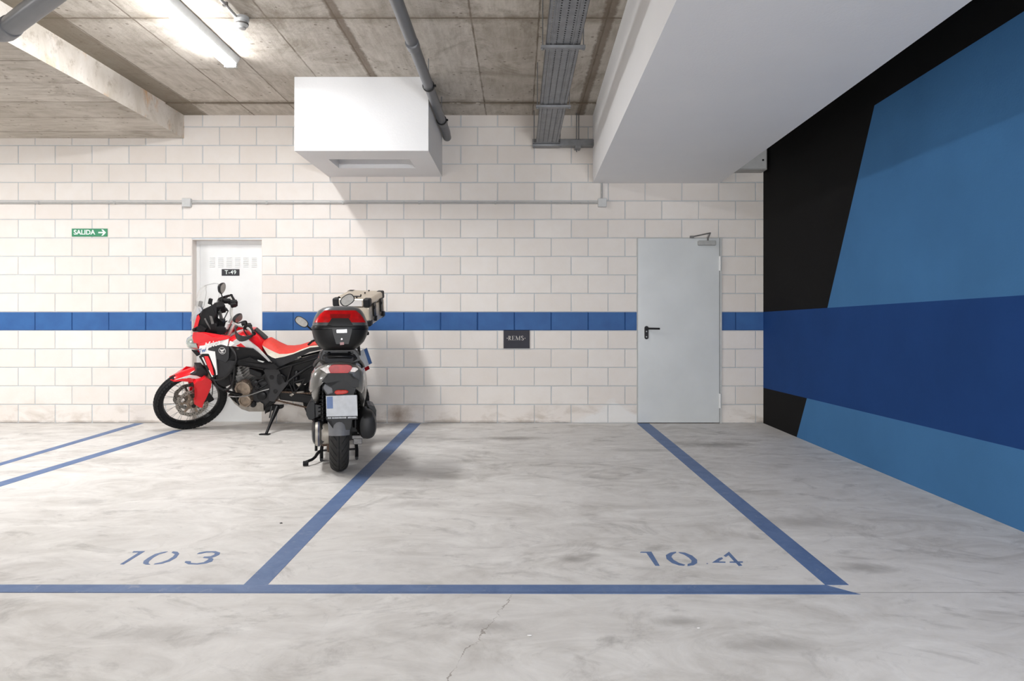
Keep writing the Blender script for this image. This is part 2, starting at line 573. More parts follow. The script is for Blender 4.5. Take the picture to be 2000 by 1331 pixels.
def text_bm(body, size, fn, depth=0.001, bold=0.0, align='CENTER', shear=0.0, spacing=1.0):
    """lettering as mesh; fn maps (u, v, w) to a place, w = thickness"""
    cu = bpy.data.curves.new('lettering', 'FONT')
    cu.body = body
    cu.size = size
    cu.align_x = align
    cu.align_y = 'CENTER'
    cu.extrude = depth / 2
    cu.offset = bold
    cu.shear = shear
    cu.space_character = spacing
    t = bpy.data.objects.new('lettering', cu)
    C.objects.link(t)
    dg = bpy.context.evaluated_depsgraph_get()
    me = bpy.data.meshes.new_from_object(t.evaluated_get(dg))
    bm = bmesh.new()
    bm.from_mesh(me)
    for v in bm.verts:
        v.co = fn(v.co.x, v.co.y, v.co.z + depth / 2)
    bpy.data.objects.remove(t)
    bpy.data.curves.remove(cu)
    bpy.data.meshes.remove(me)
    return bm


def on_wall(x0, z0, y0):
    """lettering on a surface facing the camera"""
    return lambda u, v, w_: Vector((x0 + u, y0 - w_, z0 + v))


# ------------------------------------------------------------ the setting
CZ, LZ, BX = 3.337, 3.075, -3.61     # ceiling, dropped slab, slab edge
RX = 2.64                            # mural wall
XL, YB = -9.0, -6.0
D1 = (-3.53, -2.768, 1.986)          # recessed white door opening
D2 = (1.275, 2.19, 2.0)              # grey metal door


def build_block_wall():
    bm = bmesh.new()
    tone = bm.faces.layers.float.new('tone')
    P, hgt, gap, ch = 0.398, 0.2, 0.0085, 0.004
    for row in range(17):
        z0, z1 = row * hgt, (row + 1) * hgt
        z1 = min(z1, CZ)
        ph = 0.751 if row % 2 else 0.967
        k = math.floor((XL - ph) / P)
        while True:
            xa = ph + k * P
            k += 1
            xb = xa + P
            if xa > RX:
                break
            segs = [(xa, xb, z0, z1)]
            for (a, b, t) in (D1, D2):
                out = []
                for (p, q, r, s) in segs:
                    if q <= a or p >= b or r >= t - 0.01:
                        out.append((p, q, r, s))
                        continue
                    if p < a - 0.02:
                        out.append((p, a + gap / 2, r, s))
                    if q > b + 0.02:
                        out.append((b - gap / 2, q, r, s))
                segs = out
            tn = random.random()
            for (p, q, r, s) in segs:
                q = min(q, RX + 0.05)
                if q - p < 0.02:
                    continue
                j = [random.uniform(-0.0012, 0.0012) for _ in range(4)]
                p2, q2, r2, s2 = p + gap / 2 + j[0], q - gap / 2 + j[1], r + gap / 2 + j[2] * 0.6, s - gap / 2 + j[3] * 0.6
                y = D + random.uniform(-0.0008, 0.0008)
                o4 = [bm.verts.new((x, y + ch, z)) for x, z in ((p2, r2), (q2, r2), (q2, s2), (p2, s2))]
                i4 = [bm.verts.new((x, y, z)) for x, z in ((p2 + ch, r2 + ch), (q2 - ch, r2 + ch), (q2 - ch, s2 - ch), (p2 + ch, s2 - ch))]
                b4 = [bm.verts.new((x, D + 0.012, z)) for x, z in ((p2, r2), (q2, r2), (q2, s2), (p2, s2))]
                fs = [bm.faces.new(i4)]
                for a in range(4):
                    b = (a + 1) % 4
                    fs.append(bm.faces.new((o4[a], o4[b], i4[b], i4[a])))
                    fs.append(bm.faces.new((b4[a], b4[b], o4[b], o4[a])))
                for f in fs:
                    f[tone] = tn
                    f.material_index = 1 if row == 5 else 0
    # mortar bed behind the joints, with the two door openings left open
    yb = D + 0.0065
    xs = [XL, D1[0], D1[1], D2[0], D2[1], RX + 0.05]
    for i in range(5):
        a, b = xs[i], xs[i + 1]
        z = D1[2] if i == 1 else D2[2] if i == 3 else 0.0
        box(bm, (a, yb, z), (b, yb + 0.25, CZ + 0.2), 2)
    return struct(obj('wall_back', bm, ['block', 'stripe', 'mortar']))


build_block_wall()
bm = bmesh.new(); box(bm, (XL, YB, -0.2), (RX + 0.3, D + 0.3, 0.0)); struct(obj('floor', bm, 'floor'))
bm = bmesh.new(); box(bm, (BX, YB, CZ), (RX + 0.3, D + 0.3, CZ + 0.2)); struct(obj('ceiling', bm, 'ceil'))
bm = bmesh.new(); box(bm, (XL, YB, LZ), (BX, D + 0.006, CZ + 0.2))
bm.faces.ensure_lookup_table()
for f in bm.faces:
    if f.calc_center_median().x > BX - 0.01:
        f.material_index = 1
struct(obj('trim_1', bm, ['slab', 'beam']))
# form strip where the slab meets the block wall
bm = bmesh.new(); box(bm, (BX, D - 0.40, CZ - 0.012), (0.83, D + 0.006, CZ + 0.01)); struct(obj('trim_2', bm, 'ceil'))
bm = bmesh.new(); box(bm, (XL, YB - 0.2, 0), (RX + 0.3, YB, CZ)); struct(obj('wall_rear', bm, 'rear'))
bm = bmesh.new(); box(bm, (XL - 0.2, YB, 0), (XL, D + 0.3, CZ)); struct(obj('wall_left', bm, 'rear'))


def build_mural():
    def rp(px, py):
        s = (px - CX) / RX
        d = F / s
        return (d, H - (py - CY) / s)
    bm = bmesh.new()
    yF = 7.6
    # slanted edge between black and light blue, and the two edges of the dark blue band
    e0 = rp(1708, 206); e1 = rp(1616, 600)
    def lerp_at_z(a, b, z):
        t = (z - a[1]) / (b[1] - a[1])
        return (a[0] + (b[0] - a[0]) * t, z)
    top0 = (yF, 1.20); top1 = rp(2000, 577)
    bot0 = (yF, 0.382); bot1 = rp(2000, 880)
    def along(a, b, y):
        t = (y - a[0]) / (b[0] - a[0])
        return (y, a[1] + (b[1] - a[1]) * t)
    yN = YB
    yK = top1[0]
    tN = along(top0, top1, 1.0); bN = along(bot0, bot1, 3.3)
    pk = e0                               # peak of the light blue field
    r1 = rp(2000, 22)
    lowA = rp(1556, 850); lowB = rp(1576, 776)
    cross_t = along(top0, top1, e1[0])
    cross_b = along(bot0, bot1, lowB[0])
    T = CZ
    rn = along(pk, r1, 3.55)
    polys = [
        ('mblack', [(yF, 1.20), cross_t, pk, rn, (3.2, T), (yF, T)]),
        ('mlight', [cross_t, tN, (1.0, T), (3.2, T), rn, pk]),
        ('mblue', [(yF, 1.20), cross_t, tN, (1.0, 0.0), bN[0:1] + (0.0,), bN, cross_b, bot0] if False else
                  [(yF, 1.20), cross_t, tN, (1.0, 0.0), (along(bot0, bot1, 3.3)[0], 0.0), bN, cross_b, bot0]),
        ('mblack', [bot0, cross_b, (lowA[0], 0.0), (yF, 0.0)]),
        ('mlight', [cross_b, bN, (bN[0], 0.0), (lowA[0], 0.0)]),
        ('mblue', [tN, (1.0, 0.0), (yN, 0.0), (yN, tN[1])]),
        ('mlight', [tN, (yN, tN[1]), (yN, T), (1.0, T)]),
    ]
    mats = ['mblack', 'mlight', 'mblue']
    for m, p in polys:
        vs = [bm.verts.new((RX, y, z)) for y, z in p]
        f = bm.faces.new(vs)
        f.material_index = mats.index(m)
        bmesh.ops.triangulate(bm, faces=[f])
    box(bm, (RX + 0.002, yN, 0), (RX + 0.3, yF + 0.3, T), 0)
    me = bpy.data.meshes.new('wall_right')
    bm.to_mesh(me); bm.free()
    for m in mats:
        me.materials.append(M[m])
    o = bpy.data.objects.new('wall_right', me)
    C.objects.link(o)
    struct(o)


build_mural()


# ---- door 1: white recessed storage door
def build_door_white():
    a, b, t = D1
    y = D + 0.12
    bm = bmesh.new()
    box(bm, (a - 0.02, y, 0.0), (b + 0.02, y + 0.05, t + 0.02))
    d = struct(obj('door_1', bm, 'door_white'))
    bm = bmesh.new()                       # steel frame round the leaf
    box(bm, (a, y - 0.012, 0.0), (a + 0.04, y - 0.0005, t))
    box(bm, (b - 0.04, y - 0.012, 0.0), (b, y - 0.0005, t))
    box(bm, (a + 0.0403, y - 0.012, t - 0.045), (b - 0.0403, y - 0.0005, t))
    obj('door_frame', bm, 'door_white', d)
    bm = bmesh.new()                       # ventilation slots, pressed louvres
    for i in range(6):
        for j in range(6):
            x = -3.385 + i * 0.092
            z = 1.795 - j * 0.0195
            obox(bm, (x + 0.028, y - 0.003, z), (0.028, 0, 0), (0, 0.004, -0.003), (0, 0.0012, 0.0028))
    obj('louvre', bm, 'door_white', d)
    c = at(450.5, 532.5, y)
    bm = bmesh.new()
    box(bm, (c.x - 0.097, y - 0.004, c.z - 0.036), (c.x + 0.097, y - 0.0004, c.z + 0.036))
    p = obj('number_plate', bm, 'nump', d)
    p['label'] = 'small dark plate with white letters T-49'
    bm = text_bm('T-49', 0.062, on_wall(c.x, c.z, y - 0.0041), 0.001, 0.0004, spacing=1.08)
    obj('lettering', bm, 'signwhite', p)
    # plastered reveal of the opening
    bm = bmesh.new()
    box(bm, (a + 0.0003, D + 0.004, 0.0), (a + 0.006, y - 0.013, t - 0.0065))
    box(bm, (b - 0.006, D + 0.004, 0.0), (b - 0.0003, y - 0.013, t - 0.0065))
    box(bm, (a + 0.0003, D + 0.004, t - 0.006), (b - 0.0003, y - 0.013, t - 0.0003))
    struct(obj('trim_3', bm, 'block'))


build_door_white()


# ---- door 2: grey metal fire door
def build_door_grey():
    a, b, t = D2
    bm = bmesh.new()
    box(bm, (a + 0.008, D - 0.016, 0.008), (b - 0.028, D + 0.04, t - 0.006))
    d = struct(obj('door_2', bm, 'door_grey', bev=0.003))
    bm = bmesh.new()
    box(bm, (b - 0.024, D - 0.010, 0.0), (b, D + 0.05, t))
    box(bm, (a, D - 0.004, 0.0), (a + 0.006, D + 0.05, t))
    box(bm, (a + 0.0063, D - 0.004, t - 0.004), (b - 0.0243, D + 0.05, t + 0.004))
    box(bm, (a, D + 0.042, 0), (b, D + 0.06, t))
    obj('door_frame', bm, 'frame_grey', d)
    for z0, z1 in ((1.645, 1.80), (0.165, 0.32)):
        bm = bmesh.new()
        tube(bm, [(b - 0.024, D - 0.024, z0), (b - 0.024, D - 0.024, z1)], 0.0125, 14)
        obj('hinge', bm, 'door_white', d, smooth=True, auto=40)
    x = (1262 - CX) / 181.0
    bm = bmesh.new()
    for (zz, s) in ((1.035, 0), (0.918, 1)):
        pass
    ring = []
    for k in range(24):
        tt = 2 * PI * k / 24
        zc = 1.027 if math.sin(tt) >= 0 else 0.928
        ring.append((x + 0.022 * math.cos(tt), D - 0.026, zc + 0.022 * math.sin(tt)))
    ngon(bm, ring, (0, 0.0096, 0))
    h = obj('door_handle', bm, 'black', d, bev=0.002)
    bm = bmesh.new()
    tube(bm, [(x, D - 0.026, 1.022), (x, D - 0.07, 1.022), (x + 0.02, D - 0.076, 1.022), (x + 0.132, D - 0.074, 1.020)], 0.0105, 12, smooth_path=1)
    obj('lever', bm, 'black', h, smooth=True)
    for zz in (0.99, 0.932):
        bm = bmesh.new()
        lathe(bm, [(0.0075, 0), (0.0075, 0.003), (0.002, 0.004)], (x, D - 0.026, zz), (0, -1, 0), 16)
        obj('lock_cylinder', bm, 'steel', h)
    bm = bmesh.new()
    box(bm, (1.925, D - 0.062, 1.915), (2.115, D - 0.016, 1.965))
    cl = obj('door_closer', bm, 'conduit', d, bev=0.008)
    bm = bmesh.new()
    tube(bm, [(2.03, D - 0.045, 1.965), (2.03, D - 0.05, 1.99), (2.05, D - 0.07, 2.05)], 0.007, 8)
    tube(bm, [(2.05, D - 0.07, 2.045), (1.86, D - 0.025, 2.008)], 0.007, 8)
    box(bm, (1.845, D - 0.035, 1.998), (1.885, D - 0.0045, 2.02))
    obj('closer_arm', bm, 'cast', cl)


build_door_grey()


# ---- boxed ventilation outlet hung under the ceiling
def build_vent_box():
    x0, x1, y0, zb = -2.05, -0.825, D * 0.847, 2.66
    sx0, sx1, sy0, sy1 = -1.83, -1.05, D * 0.892, D * 0.943
    bm = bmesh.new()
    t = 0.1
    for lo, hi in (((x0, y0, zb), (x1, sy0, zb + t)), ((x0, sy1, zb), (x1, D - 0.001, zb + t)),
                   ((x0, sy0, zb), (sx0, sy1, zb + t)), ((sx1, sy0, zb), (x1, sy1, zb + t))):
        box(bm, lo, hi)
    box(bm, (x0, y0, zb + t), (x1, D - 0.001, CZ - 0.001))
    bmesh.ops.remove_doubles(bm, verts=bm.verts[:], dist=1e-5)
    tag(obj('ventilation_box', bm, 'white'), 'white plastered box under the ceiling with a slot in its underside', 'ventilation box')


build_vent_box()


# ---- long white boxed duct to the right
def build_duct():
    zb = 2.59
    near = -2.0
    def X(x0, x1, y):
        return x0 + (x1 - x0) * (D - y) / (D - 4.93)
    ya, yb_ = D - 0.001, near
    bm = bmesh.new()
    pts = [(X(0.80, 0.757, ya), ya), (X(0.80, 0.757, yb_), yb_), (X(2.166, 2.125, yb_), yb_), (X(2.166, 2.125, ya), ya)]
    ngon(bm, [Vector((x, y, zb)) for x, y in pts], (0, 0, CZ - zb - 0.001))
    tag(obj('ceiling_duct', bm, 'soffit'), 'long white plastered duct running along the ceiling beside the mural wall', 'duct')


build_duct()


# ---- tube lamp in view, and unseen fill lights
def lamp(x, y0, y1, z, label, group=None):
    t = thing('ceiling_lamp', label, 'lamp', (0, 0, 0), group)
    bm = bmesh.new()
    hw = 0.05
    top = CZ - z - 0.0005
    prof = [(-hw, 0.005), (-hw * 1.5, top - 0.01), (-hw * 1.45, top), (hw * 1.45, top), (hw * 1.5, top - 0.01), (hw, 0.005)]
    rings = [[Vector((x + u, y, z + v)) for u, v in prof] for y in (y0, y1)]
    loft(bm, rings)
    obj('housing', bm, 'jbox', t)
    bm = bmesh.new()
    prof = [(hw * 0.97, 0.004), (hw * 0.95, -0.010), (hw * 0.6, -0.028), (-hw * 0.6, -0.028), (-hw * 0.95, -0.010), (-hw * 0.97, 0.004)]
    rings = [[Vector((x + u, y, z + v)) for u, v in prof] for y in (y0 + 0.03, y1 - 0.03)]
    loft(bm, rings)
    bm.normal_update()
    for f in bm.faces:
        if f.calc_center_median().z > z - 0.0275:
            f.material_index = 1
    obj('diffuser', bm, ['emit', 'emit_side'], t)
    for y, s in ((y0, 1), (y1, -1)):
        bm = bmesh.new()
        box(bm, (x - hw * 0.98, min(y, y + s * 0.029), z - 0.027), (x + hw * 0.98, max(y, y + s * 0.029), z + 0.003))
        obj('end_cap', bm, 'jbox', t)
    return t


lamp(-2.43, 4.46, 5.96, 3.272, 'lit tube lamp on the concrete ceiling left of the white box')


def area_lamp(x, y, z, power, size=(0.12, 1.4), rot=(0, 0, 0)):
    """area light outside the frame: unseen tubes of the garage, and added fill"""
    l = bpy.data.lights.new('unseen_fill_light', 'AREA')
    l.shape = 'RECTANGLE'
    l.size, l.size_y = size
    l.energy = power
    l.color = (0.985, 0.985, 0.99)
    o = bpy.data.objects.new('unseen_fill_light', l)
    C.objects.link(o)
    o.location = (x, y, z)
    o.rotation_euler = rot


area_lamp(-2.46, 0.6, 3.29, 10, (0.08, 1.4))
area_lamp(-2.46, -3.6, 3.29, 15, (0.08, 1.4))
area_lamp(-6.3, 4.6, 3.03, 150, (0.08, 1.4))
area_lamp(1.45, 0.2, 2.57, 38)  # unseen light added under the duct to brighten the mural side
# unseen fill lights added at the rear wall to brighten the bays
area_lamp(-3.4, YB + 0.1, 1.35, 70, (1.4, 0.12), (PI / 2, 0, 0))
area_lamp(1.3, YB + 0.1, 1.35, 290, (1.4, 0.12), (PI / 2, 0, 0))


# ---- pipes, tray, detector, conduits
def build_drain_pipe():
    x, z, r = -0.767, 3.105, 0.043
    t = thing('drain_pipe', 'long grey plastic drain pipe hung under the ceiling beside the white box', 'pipe')
    bm = bmesh.new()
    tube(bm, [(x, 2.0, z + 0.02), (x, 7.46, z), (x - 0.004, 7.56, z - 0.02), (x - 0.004, 7.602, z - 0.02)], r, 24)
    obj('pipe', bm, 'pipe', t, smooth=True, auto=50)
    for y, L in ((5.05, 0.09), (7.02, 0.1)):
        bm = bmesh.new()
        lathe(bm, [(r, 0), (r + 0.006, 0.004), (r + 0.006, L), (r, L + 0.004)], (x, y, z), (0, 1, 0), 28)
        obj('coupling', bm, 'pipe', t, smooth=True, auto=40)
    for y in (4.0, 5.98, 7.0):
        bm = bmesh.new()
        lathe(bm, [(r + 0.001, 0), (r + 0.008, 0), (r + 0.008, 0.022), (r + 0.001, 0.022)], (x, y, z), (0, 1, 0), 28, closed=True)
        box(bm, (x + r, y, z - 0.008), (x + r + 0.022, y + 0.022, z + 0.008))
        if y < 5:
            box(bm, (x - r - 0.022, y, z - 0.008), (x - r, y + 0.022, z + 0.008))
        cl = obj('pipe_clamp', bm, 'black', t)
        bm = bmesh.new()
        tube(bm, [(x, y + 0.011, z + r), (x, y + 0.011, CZ - 0.0005)], 0.004, 8)
        obj('hanger_rod', bm, 'galv', cl)


build_drain_pipe()


def build_corner_pipe():
    z, r = 2.86, 0.058
    t = thing('elbow_pipe', 'thick grey plastic pipe with an elbow in the upper left corner', 'pipe')
    a = at(88, 0, F * (z - H) / (CY - 0)); a.z = z
    d = Vector((1, -0.79, 0)).normalized()
    e = a - d * 0.66
    bm = bmesh.new()
    tube(bm, [a + d * 1.6, e + d * 0.10], r, 28)
    obj('pipe', bm, 'pipe', t, smooth=True, auto=50)
    bm = bmesh.new()
    tube(bm, [e + d * 0.13, e + d * 0.125, e + d * 0.06, e, e + Vector((-0.05, 0, 0)), e + Vector((-0.10, 0, 0))], [r, r + 0.006, r + 0.006, r + 0.006, r + 0.006, r + 0.006], 28, smooth_path=1)
    obj('elbow', bm, 'pipe', t, smooth=True, auto=50)
    bm = bmesh.new()
    tube(bm, [e + Vector((-0.09, 0, 0)), Vector((XL, e.y, z))], r, 28)
    obj('pipe', bm, 'pipe', t, smooth=True, auto=50)
    p = a + d * 0.9
    for q, top in ((p, CZ), (Vector((-4.6, e.y, z)), LZ)):
        bm = bmesh.new()
        ax = d if q is p else Vector((1, 0, 0))
        lathe(bm, [(r + 0.001, 0), (r + 0.007, 0), (r + 0.007, 0.022), (r + 0.001, 0.022)], q, ax, 28, closed=True)
        cl = obj('pipe_clamp', bm, 'galv', t)
        bm = bmesh.new()
        tube(bm, [q + Vector((0, 0, r)), (q.x, q.y, top - 0.0005)], 0.004, 8)
        obj('hanger_rod', bm, 'galv', cl)


build_corner_pipe()


def tray_bottom(bm, x0, x1, y0, y1, z, axis='y', side=0.06):
    """perforated sheet: a grid with the slots left open, sides turned up"""
    W = x1 - x0
    us = [0.0]
    slots = []
    n = 5
    pitch = W / n
    for i in range(n):
        c = (i + 0.5) * pitch
        us += [c - 0.0045, c + 0.0045]
        slots.append(len(us) - 2)
    us.append(W)
    vs = [0.0]
    L = y1 - y0
    st = 0.034
    k = 0
    while vs[-1] + st < L:
        vs += [vs[-1] + 0.019, vs[-1] + st]
    vs[-1] = L
    def P(u, v, zz):
        return (x0 + u, y0 + v, zz) if axis == 'y' else (y0 + v, x0 + u, zz)
    for th in (0.0, 0.0015):
        grid = [[bm.verts.new(P(u, v, z + th)) for v in vs] for u in us]
        for i in range(len(us) - 1):
            for j in range(len(vs) - 1):
                if i in slots and j % 2 == 1 and j < len(vs) - 2:
                    continue
                bm.faces.new((grid[i][j], grid[i][j + 1], grid[i + 1][j + 1], grid[i + 1][j]))
    for u in (0.0, W - 0.002):
        q0, q1 = P(u, 0, z), P(u + 0.002, L, z + side)
        box(bm, [min(a, b) for a, b in zip(q0, q1)], [max(a, b) for a, b in zip(q0, q1)])
    # pressed ribs along the sheet
    for i in (1, n - 1):
        c = i * pitch
        q0, q1 = P(c - 0.006, 0, z - 0.005), P(c + 0.006, L, z)
        box(bm, [min(a, b) for a, b in zip(q0, q1)], [max(a, b) for a, b in zip(q0, q1)])


def build_tray():
    t = thing('cable_tray', 'perforated grey metal cable tray hung under the ceiling, turning along the block wall', 'cable tray')
    z, x0, x1 = 2.97, 0.185, 0.415
    bm = bmesh.new()
    tray_bottom(bm, x0, x1, 2.2, 7.56, z)
    obj('tray_section', bm, 'galv', t)
    bm = bmesh.new()
    box(bm, (0.15, 7.36, z - 0.002), (0.43, 7.585, z - 0.0005))
    box(bm, (0.15, 7.583, z - 0.002), (0.798, 7.5855, z + 0.095))
    box(bm, (0.43, 7.48, z - 0.002), (0.798, 7.585, z - 0.0005))
    box(bm, (0.43, 7.478, z - 0.002), (0.798, 7.4805, z + 0.06))
    obj('corner_section', bm, 'galv', t)
    # cables lying in the tray
    for i in range(5):
        bm = bmesh.new()
        xx = x0 + 0.035 + i * 0.042
        r = 0.012 + 0.004 * (i % 3)
        tube(bm, [(xx, 2.2, z + 0.003 + r), (xx + 0.006, 4.2, z + 0.003 + r), (xx, 5.8, z + 0.003 + r), (xx, 7.36, z + 0.003 + r)], r, 8)
        obj('cable', bm, 'satin', t, smooth=True)
    for y in (3.0, F * (z - H) / (CY - 88), F * (z - H) / (CY - 205), 7.42):
        bm = bmesh.new()
        a, b = x0 - 0.035, x1 + 0.035
        box(bm, (a, y - 0.018, z - 0.022), (b, y - 0.0155, z - 0.0058))
        box(bm, (a, y + 0.0155, z - 0.022), (b, y + 0.018, z - 0.0058))
        box(bm, (a, y - 0.018, z - 0.0245), (b, y + 0.018, z - 0.022))
        br = obj('support_bracket', bm, 'galv', t)
        for xx in (a + 0.012, b - 0.012):
            bm = bmesh.new()
            tube(bm, [(xx, y, z - 0.03), (xx, y, CZ - 0.013 if y > 7.2 else CZ - 0.0005)], 0.004, 8)
            tube(bm, [(xx, y, z - 0.034), (xx, y, z - 0.025)], 0.009, 6)
            obj('hanger_rod', bm, 'galv', br)
    bm = bmesh.new()
    tube(bm, [(0.62, 7.53, z - 0.06), (0.62, 7.53, CZ - 0.013)], 0.005, 8)
    tube(bm, [(0.645, 7.56, z - 0.04), (0.645, 7.56, CZ - 0.013)], 0.005, 8)
    box(bm, (0.60, 7.47, z - 0.03), (0.66, 7.585, z - 0.004))
    obj('hanger_rod', bm, 'galv', t)


build_tray()


def build_detector():
    c = at(472, 48, 5.17)
    t = thing('smoke_detector', 'white round detector on the ceiling right of the lit tube lamp', 'detector', (c.x, c.y, 0))
    bm = bmesh.new()
    lathe(bm, [(0.052, CZ - 0.0005), (0.052, CZ - 0.03), (0.044, CZ - 0.034)], (0, 0, 0), (0, 0, 1), 32)
    obj('base', bm, 'jbox', t, smooth=True, auto=40)
    bm = bmesh.new()
    lathe(bm, [(0.042, CZ - 0.034), (0.047, CZ - 0.045), (0.047, CZ - 0.062), (0.036, CZ - 0.074), (0.03, CZ - 0.076), (0.03, CZ - 0.088), (0.016, CZ - 0.094)], (0, 0, 0), (0, 0, 1), 32)
    obj('sensor_head', bm, 'jbox', t, smooth=True, auto=40)
    bm = bmesh.new()
    lathe(bm, [(0.0475, CZ - 0.047), (0.049, CZ - 0.049), (0.049, CZ - 0.056), (0.0475, CZ - 0.058)], (0, 0, 0), (0, 0, 1), 32, closed=True)
    obj('trim_ring', bm, 'cast', t)
    p = thing('ceiling_conduit', 'thin grey conduit on the ceiling leading to the round detector', 'conduit')
    bm = bmesh.new()
    tube(bm, [(c.x - 0.02, 2.5, CZ - 0.016), (c.x - 0.02, c.y - 0.053, CZ - 0.016)], 0.01, 12)
    obj('tube', bm, 'conduit', p, smooth=True, auto=50)
    for y in (3.2, 4.1, 4.92):
        bm = bmesh.new()
        box(bm, (c.x - 0.036, y, CZ - 0.03), (c.x - 0.004, y + 0.02, CZ - 0.0004))
        obj('clip', bm, 'cast', p)


build_detector()


def build_wall_conduit():
    z, y, r = 2.376, D - 0.016, 0.0105
    t = thing('wall_conduit', 'thin grey conduit running straight across the block wall above the doors', 'conduit')
    bm = bmesh.new()
    tube(bm, [(-6.6, y, z), (0.86, y, z)], r, 14)
    obj('tube', bm, 'conduit', t, smooth=True, auto=50)
    bm = bmesh.new()
    tube(bm, [(0.893, y, z + 0.05), (0.893, y, 2.59)], r, 14)
    obj('riser', bm, 'conduit', t, smooth=True, auto=50)
    for i in range(9):
        xx = -6.0 + i * 0.82
        if abs(xx + 3.57) < 0.15:
            continue
        bm = bmesh.new()
        box(bm, (xx, D - 0.0285, z - 0.013), (xx + 0.018, D - 0.0005, z + 0.013))
        obj('clip', bm, 'conduit', t)
    for x, lab in ((-3.569, 'small grey junction box on the wall conduit above the white recessed door'),
                   (0.899, 'small grey junction box on the wall conduit below the white duct')):
        b = thing('junction_box', lab, 'junction box', (x, D, z), 'junction boxes on the wall conduit')
        bm = bmesh.new()
        box(bm, (-0.047, -0.042, -0.047), (0.047, -0.0005, 0.047))
        obj('box_body', bm, 'jbox', b, bev=0.006)
        bm = bmesh.new()
        box(bm, (-0.044, -0.048, -0.044), (0.044, -0.0425, 0.044))
        obj('cover', bm, 'jbox', b, bev=0.004)


build_wall_conduit()


def build_wall_cabinet():
    t = thing('electrical_box', 'grey metal box high on the wall in the corner behind the white duct', 'electrical box', (0, 0, 0))
    bm = bmesh.new()
    box(bm, (2.25, 7.43, 2.70), (2.622, D - 0.0005, 2.98))
    obj('box_body', bm, 'conduit', t, bev=0.006)
    bm = bmesh.new()
    box(bm, (2.262, 7.422, 2.712), (2.61, 7.4295, 2.968))
    d = obj('cover', bm, 'jbox', t, bev=0.003)
    bm = bmesh.new()
    lathe(bm, [(0.011, 0), (0.011, 0.004), (0.003, 0.005)], (2.575, 7.4215, 2.80), (0, -1, 0), 16)
    obj('lock', bm, 'black', d)


build_wall_cabinet()


